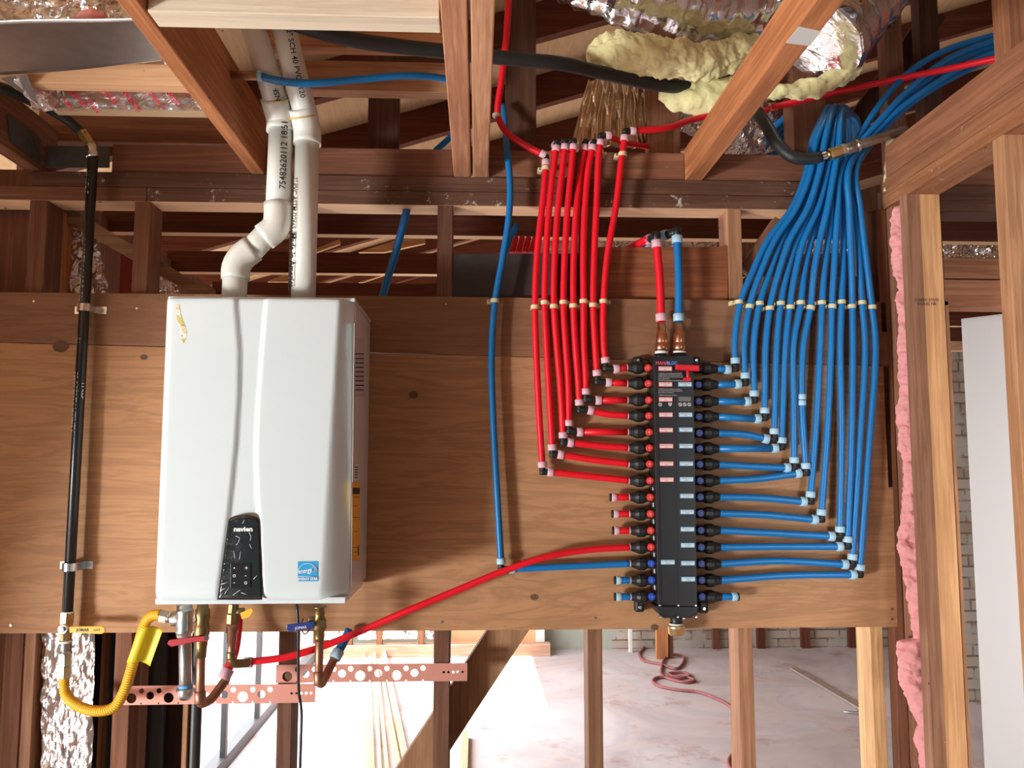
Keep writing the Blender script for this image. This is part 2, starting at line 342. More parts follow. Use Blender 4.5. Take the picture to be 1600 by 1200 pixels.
# sliding glass door
M_FRM = plain('grey_frame', (.06, .06, .06), .5)
mb = MB(); 
for y in (1.64, 2.30, 2.98, 5.0): mb.box(-1.34, -1.31, y, y+.035, .06, 2.06)
mb.box(-1.38, -1.31, 1.64, 5.0, .0, .07).box(-1.38, -1.31, 1.64, 5.0, 2.02, 2.08)
struct('door_1', mb, M_FRM, .002)
m, n, b = nt('clear_glass'); 
for nd in list(n.nodes): n.nodes.remove(nd)
g1 = n.nodes.new('ShaderNodeBsdfTransparent'); g2 = n.nodes.new('ShaderNodeBsdfGlossy'); g2.inputs['Roughness'].default_value = .02; ms = n.nodes.new('ShaderNodeMixShader'); ms.inputs[0].default_value = .06
ou = n.nodes.new('ShaderNodeOutputMaterial'); n.links.new(g1.outputs[0], ms.inputs[1]); n.links.new(g2.outputs[0], ms.inputs[2]); n.links.new(ms.outputs[0], ou.inputs[0]); M_GLASS = m
struct('window_1', MB().box(-1.35, -1.345, 1.69, 4.95, .07, 2.02), M_GLASS)

# roof framing over the back room (rafters in X-Z planes, spaced .6) and ceiling joists under them
ordn = ['first', 'second', 'third', 'fourth', 'fifth', 'sixth', 'seventh', 'eighth']
for i in range(8):
    y = .59+.6*i
    mb = MB().prism([(-1.6, y, rz(-1.6)), (4.55, y, rz(4.55)), (4.55, y, rz(4.55)+.138), (-1.6, y, rz(-1.6)+.138)], (0, .045, 0))
    tag(obj('rafter', mb, W('X', C_RED)), 'dark brown sloping roof rafter, %s beyond the plumbing wall' % ordn[i], 'rafter', 'roof rafters beyond the wall')
ZJ = P(600, 367, .59).z
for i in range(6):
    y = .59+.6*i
    tag(obj('ceiling_joist', MB().box(-1.30, 3.2, y, y+.045, ZJ, ZJ+.09), W('X', C_RED), bevel=.002), 'dark reddish ceiling joist with lower edge coloured as if lit, %s beyond the plumbing wall' % ordn[i], 'joist', 'ceiling joists beyond the wall')  # side shade and lit lower edge are put into the two colours

# ======================= MAIN WALL FRAMING =======================
YF = 0.0
zpt = P(700, 276, YF).z; zpm = P(700, 299, YF).z; zpb = P(700, 321, YF).z
xl = lambda px, py=300, Y=0: P(px, py, Y).x
M_PLATE = W('X', (.105, .050, .030), flecks=.7)
M_PLATEL = W('X', (.19, .085, .045), flecks=.15)
bx('top_plate', xl(50, 275), 1.09, 0, .092, zpm+.0005, zpt, M_PLATE, 'upper board of doubled dark top plate above plumbing wall', 'wall plate')
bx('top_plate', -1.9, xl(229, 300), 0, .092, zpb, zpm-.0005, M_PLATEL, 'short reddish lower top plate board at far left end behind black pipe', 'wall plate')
bx('top_plate', xl(229.5, 300), 1.09, 0, .092, zpb, zpm-.0005, W('X', (.115, .055, .033), flecks=.85), 'long dark lower top plate board with underside coloured pale as if lit and white plaster smears', 'wall plate')
bx('top_plate', 1.192, 2.6, 0, .092, zpb, zpt, W('X', C_DRK), 'very dark double top plate beyond the right hand door stud', 'wall plate')
def underside(o, mat):  # pale bottom faces: clean wood plus floor-bounced light put into the colour
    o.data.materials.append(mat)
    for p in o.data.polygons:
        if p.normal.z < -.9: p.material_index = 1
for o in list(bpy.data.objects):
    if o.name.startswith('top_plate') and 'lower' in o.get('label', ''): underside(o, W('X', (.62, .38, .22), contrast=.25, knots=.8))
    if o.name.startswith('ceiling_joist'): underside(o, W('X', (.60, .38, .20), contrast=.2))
# studs
def stud(l, r, yref, z0, z1, mat, label, Y=0.0, dep=.089, name='wall_stud', group=None, bev=.002):
    return bx(name, xl(l, yref, Y), xl(r, yref, Y), Y, Y+dep, z0, z1, mat, label, 'stud', group, bev)
M_SB = W('Z', C_BRN, flecks=.1); M_SO = W('Z', C_ORG); M_SBD = W('Z', (.15, .07, .042), flecks=.3); M_SL = W('Z', C_LIT)
stud(42, 70, 400, 0, zpb, M_SB, 'brown wall stud left of black gas pipe, front one of a pair')
stud(84, 96, 400, 0, zpb, M_SO, 'narrow orange stud edge set back between pipe and left stud', Y=.1, dep=.09)
stud(207, 232, 400, 0, zpb, M_SB, 'brown wall stud just left of white water heater with split top corner')
stud(433, 456, 1100, 0, zpb, M_SBD, 'dark stained wall stud under middle of the white heater')
stud(683, 707, 400, 0, zpb, M_SBD, 'weathered stud left of the black painted blocking, middle of wall')
stud(919, 942, 1100, 0, zpb, W('Z', (.25, .125, .068), flecks=.45), 'cracked brown stud under left side of black manifold')
stud(1156, 1179, 1100, 0, zpb, W('Z', (.34, .17, .09), flecks=.3), 'brown stud under blue tubes, right of black manifold')
stud(1364, 1384, 1100, 0, P(1370, 975, 0).z, M_SL, 'pale new wood stud at right end below plywood', Y=.0)
stud(1350, 1372, 400, P(1370, 975, 0).z+.002, zpb, M_SBD, 'dark stained end stud behind rightmost blue tubes')
# blockings between studs above the plywood
board('blocking', [(708, 396), (903, 396), (903, 466), (708, 465)], .004, .04, plain('tarred_wood', (.045, .035, .030), .8, 0, .4, 30, .4), 'black tar stained blocking behind red tubes above plywood', 'blocking')
board('blocking', [(919, 386), (1138, 385), (1138, 470), (919, 467)], .004, .04, W('X', (.25, .085, .036), flecks=.3), 'reddish blocking behind the thick red and blue tubes', 'blocking')
stud(904, 918, 400, P(900, 470, 0).z, zpb, W('Z', C_BRN, flecks=.1), 'narrow dark stud behind red tubes between two blockings')
board('blocking', [(1165, 432), (1352, 432), (1352, 470), (1165, 470)], .03, .04, W('X', C_BRN), 'brown low blocking behind the fan of blue tubes', 'blocking')
mb = MB().prism([P(1212, 338, .03), P(1222, 345, .03), P(1172, 428, .03), P(1160, 412, .03)], (0, .04, 0))
tag(obj('diagonal_brace', mb, W('Z', C_BRN), bevel=.002), 'short diagonal brown brace behind the left blue tubes', 'brace')
# left diagonal brace behind
mb = MB().prism([P(98, 318, .12), P(98, 345, .12), P(330, 475, .12), P(330, 455, .12)], (0, .04, 0))
tag(obj('diagonal_brace', mb, W('X', (.36, .2, .11), flecks=.2), bevel=.002), 'long rough diagonal brace behind black pipe at upper left', 'brace')
mb = MB().prism([P(768, 975, .095), P(833, 975, .095), P(600, 1330, .095), P(535, 1330, .095)], (0, .04, 0))
tag(obj('diagonal_brace', mb, W('Z', (.38, .21, .11), contrast=.35), bevel=.002), 'wide diagonal brace board below plywood in front of the sunny floor', 'brace')
# plywood
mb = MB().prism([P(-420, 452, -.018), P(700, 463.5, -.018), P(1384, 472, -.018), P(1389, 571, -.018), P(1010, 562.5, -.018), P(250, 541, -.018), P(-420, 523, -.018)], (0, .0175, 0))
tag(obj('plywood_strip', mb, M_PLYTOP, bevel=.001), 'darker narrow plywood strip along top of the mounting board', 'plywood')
mb = MB().prism([P(-420, 524, -.018), P(250, 542, -.018), P(1010, 563.5, -.018), P(1389, 572, -.018), P(1403, 979.5, -.018), P(800, 984.5, -.018), P(-420, 993, -.018)], (0, .0175, 0))
ply = tag(obj('plywood_sheet', mb, M_PLY, bevel=.001), 'large honey coloured plywood mounting board behind heater and manifold', 'plywood')
# round football knots and filled plugs in the plywood
M_KN = plain('dark_knot', (.13, .065, .035), .7, 0, .2, 60, .3)
for (px, py, r_) in ((225, 558, .010), (646, 617, .013), (835, 933, .011), (1023, 980, .011), (95, 541, .022)):
    c = P(px, py, -.0185)
    mb = MB().add([c+Vector((math.cos(t*.3927)*r_, 0, math.sin(t*.3927)*r_*.75)) for t in range(16)], [tuple(range(16))])
    obj('knot', mb, M_KN, ply, label='dark round knot')
for (px, py, r_) in ((187, 497, .014), (807, 473, .012)):
    pass
# nails / screws in the board
def screw_head(px, py, par, r_=.004, Y=-.0185):
    c = P(px, py, Y); obj('screw', MB().cyl(c, c+Vector((0, -.002, 0)), r_, n=12), M_CHROME, par)
for p in ((214, 482), (53, 471), (17, 977), (697, 475), (690, 972), (929, 966), (1393, 952), (1393, 968), (1068, 966)): screw_head(*p, ply, .0032)

# blocking row standing on top plate
ztb = zpt+.001; zbt = P(700, 231, .0).z
M_RIM = W('X', (.18, .075, .042), flecks=.35)
bx('rim_blocking', xl(172, 250), xl(396, 250), .012, .052, ztb, zbt, M_RIM, 'brown blocking on top plate between galvanized plate and left joist', 'blocking')
bx('rim_blocking', xl(414, 250), xl(708, 250), .012, .052, ztb, zbt, M_RIM, 'brown blocking on top plate behind the white vent pipes', 'blocking')
bx('rim_blocking', xl(764, 250), xl(1071, 250), .012, .052, ztb, zbt, W('X', (.22, .095, .052), flecks=.4), 'brown blocking on top plate behind tops of the red tubes', 'blocking')
bx('rim_blocking', xl(1099, 250), 1.085, .012, .052, ztb, zbt, M_RIM, 'brown blocking on top plate behind the gathered blue tubes', 'blocking')
board('metal_plate', [(70, 228), (171, 228), (171, 262), (70, 262)], .01, .004, plain('dark_zinc', (.10, .10, .085), .55, .7, .3, 40, .4), 'dark galvanized nail plate behind top of black gas pipe', 'plate')
bx('header_board', xl(60, 190, .1), xl(395, 190, .1), .10, .14, P(200, 222, .1).z, P(200, 160, .1).z, W('X', (.30, .13, .07), flecks=.2), 'brown board with plaster streak behind the foil wrapped box', 'board')

# joists of front room, running towards the camera
ZB = zpt+.001
def joist(l, r, h, mat, label, yend=-2.6, y1=.09):
    return tag(obj('ceiling_joist', MB().box(xl(l, 270), xl(r, 270), yend, y1, ZB, ZB+h), mat, bevel=.003), label, 'joist')
M_JO = W('Y', (.45, .18, .072), flecks=.05)
joist(392, 413, .175, M_JO, 'orange brown joist running overhead left of the white vent pipes')
joist(709, 736, .09, W('Y', (.50, .235, .125), flecks=.3), 'left board of the doubled joist overhead in the middle', y1=.01)
joist(739, 763, .09, W('Y', (.56, .29, .16), flecks=.25), 'right board of the doubled joist overhead beside red tube', y1=.01)
jd = tag(obj('ceiling_joist', MB().box(xl(1071, 275), xl(1098, 275), -2.6, .01, ZB, ZB+.092), M_JO, bevel=.003), 'cut orange brown joist with white paint mark crossing silver duct', 'joist')
x0 = xl(1071, 275); x1_ = xl(1098, 275)
obj('paint_mark', MB().prism([(x0+.002, -.835, ZB-.0008), (x1_-.0, -.82, ZB-.0008), (x1_-.0, -.765, ZB-.0008), (x0-.0005, -.775, ZB-.0008)], (0, 0, .001)), M_SEAL, jd, label='square of white paint near cut end')
joist(38, 62, .15, W('Y', C_BRN), 'brown joist at far left edge with grey nail plate')
mb = MB().prism([PXX(10, 178, xl(62, 270)+.001), PXX(62, 215, xl(62, 270)+.001), PXX(62, 258, xl(62, 270)+.001), PXX(14, 218, xl(62, 270)+.001)], (.003, 0, 0))
tag(obj('metal_plate', mb, plain('dark_zinc2', (.12, .12, .11), .6, .5, .4, 60, .4)), 'grey nail plate on side of far left joist', 'plate')
# white painted blocking and boards between the joists
xa = xl(414, 270)+.001; xb = xl(708, 270)-.001
bx('painted_blocking', xa, xb, -.835, -.78, ZB+.001, ZB+.12, W('X', (.66, .56, .42), flecks=.4, contrast=.2), 'cream painted cross blocking overhead at top edge left of middle', 'blocking')
z0_, z1_ = P(600, 76, -.16).z, P(600, 24, -.16).z
bx('cross_board', xa, xb, -.16, -.12, z0_, z1_, W('X', (.46, .20, .09)), 'orange cross board behind black hose high between joists', 'board')
z0_, z1_ = P(600, 142, -.02).z, P(600, 96, -.02).z
bx('cross_board', xa, xb, -.02, .03, z0_, z1_, W('X', (.40, .21, .11)), 'tan cross board directly behind the wavy blue tube', 'board')
for (a_, b_, Y, lab) in ((575, 623, .16, 'dark vertical roof strut between vent pipes and double joist'), (790, 838, .13, 'dark wide vertical roof post beside hanging red tube')):
    z_ = P(a_, 225, Y).z
    bx('roof_post', xl(a_, 180, Y), xl(b_, 180, Y), Y, Y+.04, zpt+.05 if z_ < zpt+.05 else z_-.05, rz(xl(a_, 180, Y))-.005, W('Z', C_DRK), lab, 'post')  # attic shade is put into the dark wood colour of these posts
bx('roof_post', xl(1012, 200, .13), xl(1063, 200, .13), .13, .17, zpt, rz(.4)-.01, W('Z', (.3, .13, .07)), 'brown roof post beside crumpled brown tinted foil', 'post')
bx('roof_post', xl(1240, 200, .1), xl(1292, 200, .1), .1, .18, zpt, rz(.8)-.01, W('Z', C_BRN), 'brown roof post left of blue tube bundle', 'post')
bx('roof_post', xl(1384, 100, .1), xl(1412, 100, .1), .1, .15, zpt, 3.3, W('Z', C_BRN), 'narrow dark roof post right of silver duct', 'post')
bx('roof_post', xl(1440, 100, .2), xl(1470, 100, .2), .2, .25, zpt, 3.4, W('Z', C_DRK), 'dark roof post behind the arching blue tubes', 'post')
mb = MB().prism([P(1290, 235, .3), P(1325, 235, .3), P(1480, 25, .3), P(1445, 15, .3)], (0, .04, 0))
tag(obj('roof_brace', mb, W('Z', C_DRK), bevel=.002), 'dark diagonal roof brace behind arching blue tubes', 'brace')
# reddish sloping gussets seen between back joists
for k, (pts, Y, c) in enumerate(((((560, 394), (635, 370), (664, 370), (664, 380), (600, 394)), 1.0, C_LIT), (((480, 394), (530, 374), (531, 381), (494, 394)), 1.0, C_LIT), (((560, 441), (600, 428), (606, 428), (566, 441)), 1.62, C_LIT), (((418, 440), (450, 426), (450, 440)), 1.62, C_LIT))):
    tag(obj('lath_board', MB().prism([P(x, y, Y) for x, y in pts], (0, .02, 0)), W('X', c)), ['pale slanting lath behind lone blue tube above plywood', 'small pale lath tip behind right vent pipe', 'thin pale lath low behind lone blue tube', 'pale lath tip just above heater between vent pipes'][k], 'lath')

# right side wall framing (runs towards the camera)
XR = P(1418, 320, -.15).x
zr0, zr1, zr2 = zpb, zpm, zpt
M_RP = W('Y', (.36, .155, .070), flecks=.7)
bx('top_plate', XR, XR+.09, -2.6, -.005, zr0, zr1-.001, M_RP, 'lower right wall top plate running overhead towards camera', 'wall plate')
bx('top_plate', XR, XR+.09, -2.6, -.005, zr1, zr2, W('Y', (.30, .13, .065), flecks=.6), 'upper right wall top plate with nails, above the other', 'wall plate')
bx('rim_joist', XR+.0, XR+.045, -2.6, -.04, zr2+.001, zr2+.09, W('Y', (.30, .13, .07), flecks=.1), 'brown edge joist standing on right wall plate', 'joist')
# first right stud, two tone (covered half brown, clean half orange)
sp = XR + .034
mb = MB().box(XR, sp, -.15, -.11, 0, zr0, 0).box(sp, XR+.088, -.15, -.11, 0, zr0, 1)
st1 = tag(obj('wall_stud', mb, [W('Z', (.33, .165, .095), flecks=.45), W('Z', (.62, .33, .15), contrast=.35)]), 'two tone stud, half brown half orange, right of pink insulation', 'stud')
sx = P(1573, 300, -.56).x
bx('wall_stud', XR, XR+.088, -.56, -.52, 0, zr0, W('Z', (.50, .26, .13), flecks=.4), 'nearest orange stud at right edge in front of white door', 'stud')
bx('roof_post', P(1555, 40, -.45).x, P(1555, 40, -.45).x+.04, -.50, -.44, zr2+.09, 3.3, W('Z', (.34, .15, .075)), 'brown upright post above right plate at top right corner', 'post')
bx('corner_stud', xl(1385, 700, -.02), xl(1401, 700, -.02), -.018, .02, 0, zr0, W('Z', C_BRN, flecks=.25), 'brown corner stud at right end of the plywood', 'stud')
bx('corner_stud', xl(1405, 700, -.03), xl(1418, 700, -.03), -.05, .0, 0, zr0, W('Z', (.26, .12, .07), flecks=.5), 'paint flecked corner stud behind pink insulation', 'stud')
bx('corner_stud', xl(1418, 700, .02), xl(1418, 700, .02)+.12, .0, .04, 0, zr0, W('Z', C_DRK), 'dark backing stud behind pink insulation strip', 'stud')
bx('wall_stud', xl(1474, 700, .0), xl(1494, 700, .0), .0, .09, 0, P(1480, 470, 0).z, W('Z', (.34, .16, .08)), 'brown door jamb stud left of the brick strip', 'stud')
bx('door_header', xl(1470, 450, .0), 2.5, 0, .09, P(1500, 478, 0).z, P(1500, 437, 0).z, W('X', (.30, .13, .065)), 'brown header board above the white door', 'header')
bx('door_header', xl(1470, 420, .0), 2.5, 0.01, .08, P(1500, 434, 0).z, P(1500, 402, 0).z, W('X', (.32, .14, .07)), 'upper brown header board below the bright foil gap', 'header')
bx('door_casing', xl(1480, 700, .06), xl(1490, 700, .06), .092, .11, 0, P(1480, 478, .1).z, plain('dusty_white_paint', (.42, .38, .32), .6, 0, .1, 20, .2), 'dusty strip of door casing beside the brick', 'casing')

bx('rim_blocking', 1.20, 2.6, .012, .05, zpt+.001, zpt+.16, W('X', C_BRN), 'brown blocking above plates beyond the right wall', 'blocking')
# white door standing ajar
th = thing('white_door', (1.72, 0, 0.005), 'plain white door slab standing ajar behind right hand stud', 'door')
a_ = P(1512, 700, .27); a_.z = 0; bdir = Vector((.46, -.57, 0)).normalized(); nrm = Vector((-bdir.y, bdir.x, 0))
zt = P(1505, 498, .27).z
mb = MB().prism([a_+Vector((0, 0, .01)), a_+bdir*.76+Vector((0, 0, .01)), a_+bdir*.76+Vector((0, 0, zt)), a_+Vector((0, 0, zt))], -nrm*-.036)
obj('door_slab', mb, plain('door_white', (.92, .92, .90), .45), th, bevel=.002)
# ======================= helpers for plumbing =======================
CS = {'red': (M_RED, M_PINKC), 'blue': (M_BLUE, M_BLUC)}
def WP(p): return P(p[0], p[1], p[2] if len(p) > 2 else -.045)
def collar(par, c, ax, col, r, L=.016):
    ax = Vector(ax).normalized(); c = Vector(c)
    obj('collar', MB().cyl(c-ax*L/2, c+ax*L/2, r, n=20), CS[col][1], par)
def elbow(par, c, d1, d2, r=.0082, l1=.016, l2=.016):
    d1 = Vector(d1).normalized(); d2 = Vector(d2).normalized()
    mb = MB().cyl(c-d1*r*.95, c+d1*l1, r).cyl(c-d2*r*.95, c+d2*l2, r)
    obj('elbow', mb, M_BLKM, par)
RT_ = .0091
def run(name, col, pts, label, r=RT_, cat='pipe', group=None):
    """single tube, no fittings"""
    q = spl([WP(p) for p in pts]); th = tag(obj(name, MB().sweep(q, r, 14), CS[col][0]), label, cat, group); return th
# ---------------- red and blue risers, each with elbows and branch ----------------
rowsL = [574.5, 599, 625, 649.5, 675, 700, 725, 751, 777, 803, 829, 855, 880.5, 906.5, 932.5]
rowsR = [576, 601, 627, 651, 676.5, 701, 725.5, 751, 776.5, 802, 828.5, 855, 881, 906.5, 932.5]
YT = -.052
nth = ['topmost', 'second', 'third', 'fourth', 'fifth', 'sixth', 'seventh', 'eighth', 'ninth', 'tenth', 'eleventh', 'twelfth', 'thirteenth', 'fourteenth', 'lowest']
def line(col, rise, el, row, hc, vcy, hmid, label, group, top=None, side=1, r=RT_):
    """rise: list of px pts from top to just above the elbow; el: elbow px; hc: px x of horizontal collar; side 1 = port to the right"""
    E = P(el[0], el[1], YT)
    pts = [WP(p) for p in rise]; bot = P(el[0]-.3*0, vcy+3, YT); pts.append(bot)
    th = thing('water_tube', (E.x, E.y, E.z-.01), label, 'pipe', group)
    q = spl(pts); obj('riser', MB().sweep(q, r, 14), CS[col][0], th)
    dv = (q[-3]-q[-1]).normalized()
    # horizontal branch
    xe = (981 if side == 1 else 1119)+ (row-575)/358*5
    r = r*(1.04 if col == 'blue' and side < 0 else 1)
    hp = [P(hc, el[1]+(1.5 if hmid is None else 0), YT)]
    if hmid: hp += [P(a, b, YT) for a, b in hmid]
    hp.append(P(xe, row, YT)); hq = spl(hp); obj('branch', MB().sweep(hq, r, 14), CS[col][0], th)
    dh = (hq[1]-hq[0]).normalized()
    collar(th, P(el[0], vcy, YT), dv, col, r*1.36, .0165)
    collar(th, P(hc, el[1]+(1.5 if hmid is None else 0), YT)+dh*.002, dh, col, r*1.36, .0165)
    elbow(th, E, P(el[0], vcy, YT)-E, hq[0]-E, r*.90, (P(el[0], vcy, YT)-E).length, (hq[0]-E).length)
    return th
GR = 'red hot water tubes at left of manifold'; GB = 'blue cold water tubes at right of manifold'
red = [
 (8, [(853, 254), (852, 270), (847, 325), (839, 400), (836, 476), (837.5, 540), (842, 640)], (847.5, 737.5), 726, 859, [(920, 744)]),
 (7, [(869, 232), (865, 262), (858, 325), (852.5, 410), (851, 476), (854, 540), (858.5, 620)], (863, 710), 699, 875, [(925, 718)]),
 (6, [(882.5, 230), (879, 262), (872, 325), (866.5, 410), (865.5, 476), (870, 540), (876, 610)], (880, 691.5), 680, 890.5, [(935, 696.5)]),
 (5, [(896, 230), (893, 262), (887, 325), (882, 410), (880.5, 476), (884, 540), (888, 600)], (889, 673.5), 661, 905, None),
 (4, [(913.5, 231), (907, 270), (901, 325), (896.5, 400), (896, 476), (899, 540), (903, 590)], (905.5, 641), 629, 922, [(950, 647)]),
 (3, [(926, 231), (920, 258), (914, 325), (911.5, 400), (912, 476), (912.5, 540), (915, 585)], (915.5, 624), 612, 934, None),
 (2, [(938, 223), (935, 250), (932, 325), (928.5, 400), (927, 476), (930, 540)], (933, 596), 583, 950, None),
 (1, [(976, 216), (971, 250), (962, 325), (949, 400), (943, 476), (943.5, 540)], (946, 575), 563, 962, None)]
for k, (rw, rise, el, vc, hc, hm) in enumerate(red):
    rise = [(x, y, YT-.004 if y < 300 else YT) for x, y in rise]
    if k == 4: rise = [(x, y, -.035 if y < 300 else YT) for x, y, _ in rise]
    th = line('red', rise, el, rowsL[rw-1], hc, vc, hm, 'red tube running to the %s hot port on the left of the manifold' % nth[rw-1], GR)
    tp = WP(rise[0]); dn = (WP(rise[1])-tp).normalized()
    collar(th, tp, dn, 'red', .0118)
    if k == 0:
        d2 = (P(843, 236, -.05)-tp).normalized(); d2 = (d2+Vector((0, 0, .2))).normalized(); e0 = tp-dn*.014; elbow(th, e0, dn, d2, .0076, .014, .014)
    elif k in (6, 7):
        e0 = tp-dn*.02; elbow(th, e0, dn, (1, 0, .08), .0078, .02, .018); collar(th, e0+Vector((.021, 0, .002)), (1, 0, .08), 'red', .0115)
        if k == 7: obj('branch', MB().sweep(spl([e0+Vector((.012, 0, .002)), P(1040, 200, -.03), P(1085, 186, .02), P(1150, 176, .06), P(1200, 172, .08)]), RT_, 14), M_RED, th)
        else: obj('branch', MB().sweep(spl([e0+Vector((.012, 0, .002)), P(975, 222, .0), P(1012, 229, .10)]), RT_*.9, 14), M_RED, th)
    else:
        e0 = tp-dn*.017; elbow(th, e0, dn, (-.15, 1, .0), .0078, .017, .018); collar(th, e0+Vector((-.003, .02, 0)), (-.15, 1, 0), 'red', .0112)
        obj('branch', MB().sweep(spl([e0+Vector((0, .015, 0)), e0+Vector((-.01, .12, -.005)), e0+Vector((-.05, .4, -.03))]), RT_*.9, 12), M_RED, th)
# long red from top into tube 1
th = thing('water_tube', P(848, 240, -.05), 'red tube hanging beside double joist and curving to leftmost red riser', 'pipe')
obj('tube', MB().sweep(spl([P(797, -40, -.10), P(791, 60, -.09), P(783, 130, -.08), P(778, 180, -.07), P(790, 205, -.06), P(815, 224, -.055), P(848, 241, -.055)]), RT_, 14), M_RED, th)
collar(th, P(849, 241, -.055), P(849, 241, -.055)-P(820, 226, -.055), 'red', .0108, .018)
# blue risers
xs475 = [1156, 1172, 1187, 1204, 1220, 1234.6, 1251, 1267, 1284.5, 1300, 1315, 1332, 1347.5, 1362]
xs540 = [1148, 1163, 1178, 1196.6, 1214, 1227.6, 1240, 1255.6, 1282, 1298.5, 1313, 1333, 1352, 1368]
els = [(1149, 576), (1164.6, 598.6), (1178.6, 626), (1195, 653), (1210, 686), (1221.5, 699), (1241, 731), (1259, 739.5), (1266.6, 784), (1283.6, 812), (1312.5, 838), (1324.4, 854), (1332, 882), (1343.6, 898)]
vcs = [563.6, 587, 615, 641.5, 674, 688, 719, 728, 772.6, 800.6, 827, 842.6, 870, 886.4]
hcs = [1138, 1154, 1169, 1185, 1198, 1212, 1231, 1248, 1256.5, 1274, 1300, 1313, 1321, 1334]
vx = [1149, 1164, 1178, 1195, 1210, 1221.5, 1241, 1258, 1267, 1285, 1313, 1325, 1332, 1344]
mids = {4: [(1165, 679)], 6: [(1180, 729)], 7: [(1185, 748)], 8: [(1190, 778)], 9: [(1195, 804.5)], 10: [(1210, 833)], 11: [(1215, 854)], 12: [(1220, 876.5)], 13: [(1235, 899)]}
x425 = [1176, 1189, 1203, 1217, 1230, 1243, 1257, 1272, 1288, 1303, 1317, 1331, 1344, 1356]
x375 = [1200, 1211, 1222, 1234, 1245, 1256, 1268, 1281, 1294, 1306, 1318, 1329, 1340, 1350]
x325 = [1238, 1244, 1252, 1262, 1270, 1278, 1285, 1293, 1301, 1309, 1318, 1327, 1336, 1344]
x270 = [1260, 1266, 1273, 1280, 1286, 1292, 1298, 1303, 1308, 1313, 1319, 1325, 1331, 1337]
for i in range(14):
    dY = [0, -.016, .014, -.03][i % 4]
    x = [x270[i], x325[i], x375[i], x425[i], xs475[i], xs540[i]]
    topx = 1285+3.6*i
    if i < 9:   # loop over the top plate and away behind it
        top = [(topx+30, 240, .35), (topx+26, 190, .20), (topx+12, 168+(i % 3)*5, .06), (topx+4, 176+(i % 3)*5, -.02+dY), (x[0]+8, 225, YT+dY)]
    else:       # sweep up to the right over the side wall plate
        j = i-9
        xy = [[(1640, 38), (1555, 55), (1470, 82), (1410, 122), (1370, 170), (1342, 215)], [(1640, 44), (1555, 63), (1480, 93), (1420, 140), (1378, 185), (1346, 222)], [(1640, 60), (1555, 72), (1490, 98), (1430, 140), (1388, 180), (1350, 225)], [(1640, 70), (1555, 81), (1490, 112), (1440, 145), (1396, 178), (1355, 222)], [(1640, 84), (1555, 92), (1495, 118), (1440, 150), (1400, 182), (1360, 226)]][j]
        yy = [.06, .05, .03, .0, -.02, -.03]; o5 = [0, -.022, .022, -.012, .03][j]
        top = [(a, b_, y_+o5*(1 if q_ < 5 else .4)) for q_, ((a, b_), y_) in enumerate(zip(xy, yy))]
    mid = [(xs540[i]*.45+vx[i]*.55+(2 if 8 <= i else 0), .5*(540+vcs[i]), YT)] if vcs[i] > 620 else []
    if i == 7: mid = [(1253, 625, YT)]
    rise = top+[(x[0], 270, YT+dY), (x[1], 325, YT+dY*.8), (x[2], 375, YT+dY*.5), (x[3], 425, YT+dY*.3), (x[4], 476, YT), (x[5], 540, YT)]+mid
    E = els[i]
    th = line('blue', rise, E, rowsR[i], hcs[i], vcs[i], mids.get(i), 'blue tube running to the %s cold port on the right of the manifold' % nth[i], GB, side=-1)
    if i == 7:
        for yy in (620, 629.6): collar(th, P(1253, yy, YT), (0, 0, 1), 'blue', .0112, .0145)
# plastic clamps
def clamp(px, py, side, label, Y=YT, grp=None, tilt=0.0):
    c = P(px, py, Y)
    mb = MB(); ri, ro, hh = .0085, .0112, .0055
    pts_o = []; 
    n_ = 16
    arc = [math.pi*k/n_ for k in range(n_+1)]
    out = [Vector((math.cos(a)*ro, -math.sin(a)*ro, 0)) for a in arc]+[Vector((-ro, .02, 0)), Vector((-ri, .02, 0))]+[Vector((-math.cos(a)*ri, -math.sin(a)*ri, 0)) for a in arc]+[Vector((ri, .02, 0)), Vector((ro, .02, 0))]
    out = [c+v-Vector((0, 0, hh)) for v in out]
    mb.prism(out, (0, 0, 2*hh))
    o = obj('tube_clamp', mb, M_CREAM, loc=(c.x, c.y, c.z-hh)); tag(o, label, 'clamp', grp)
    e = MB().box(*(sorted((c.x+side*.0085, c.x+side*.021))), c.y+.008, c.y+.033, c.z-hh, c.z+hh)
    obj('screw_tab', e, M_CREAM, o, bevel=.0015)
    q = Vector((c.x+side*.0155, c.y+.008, c.z)); obj('screw', MB().cyl(q, q+Vector((0, -.0025, 0)), .003, n=10), M_CHROME, o)
    o.rotation_euler.y = tilt
for k, (x, y) in enumerate([(836, 480), (851, 473), (865.5, 479), (880.5, 472.5), (896, 478), (912, 471), (927, 477), (943, 471)]):
    clamp(x, y, 1, 'cream plastic clamp on %s red tube from the left in the clamp row' % ['first', 'second', 'third', 'fourth', 'fifth', 'sixth', 'seventh', 'eighth'][k], grp='clamps holding the red tubes')
for k, (x, y) in enumerate([(1155, 472), (1171, 479), (1187, 474), (1203, 481.5), (1220, 474), (1235, 480), (1251, 473), (1266, 481), (1284, 473), (1300, 479), (1315, 472), (1331, 479), (1347, 473), (1363, 480)]):
    clamp(x, y, -1, 'cream plastic clamp on %s blue tube from the left in the clamp row' % ['first', 'second', 'third', 'fourth', 'fifth', 'sixth', 'seventh', 'eighth', 'ninth', 'tenth', 'eleventh', 'twelfth', 'thirteenth', 'fourteenth'][k], grp='clamps holding the blue tubes', tilt=(.25 if k == 7 else .12 if k in (1, 9) else 0))
clamp(852.5, 263, -1, 'cream clamp high on the leftmost red tube near the top plate', Y=YT-.004)
clamp(937, 238, 1, 'cream clamp high behind the second red tube from right', Y=-.05)
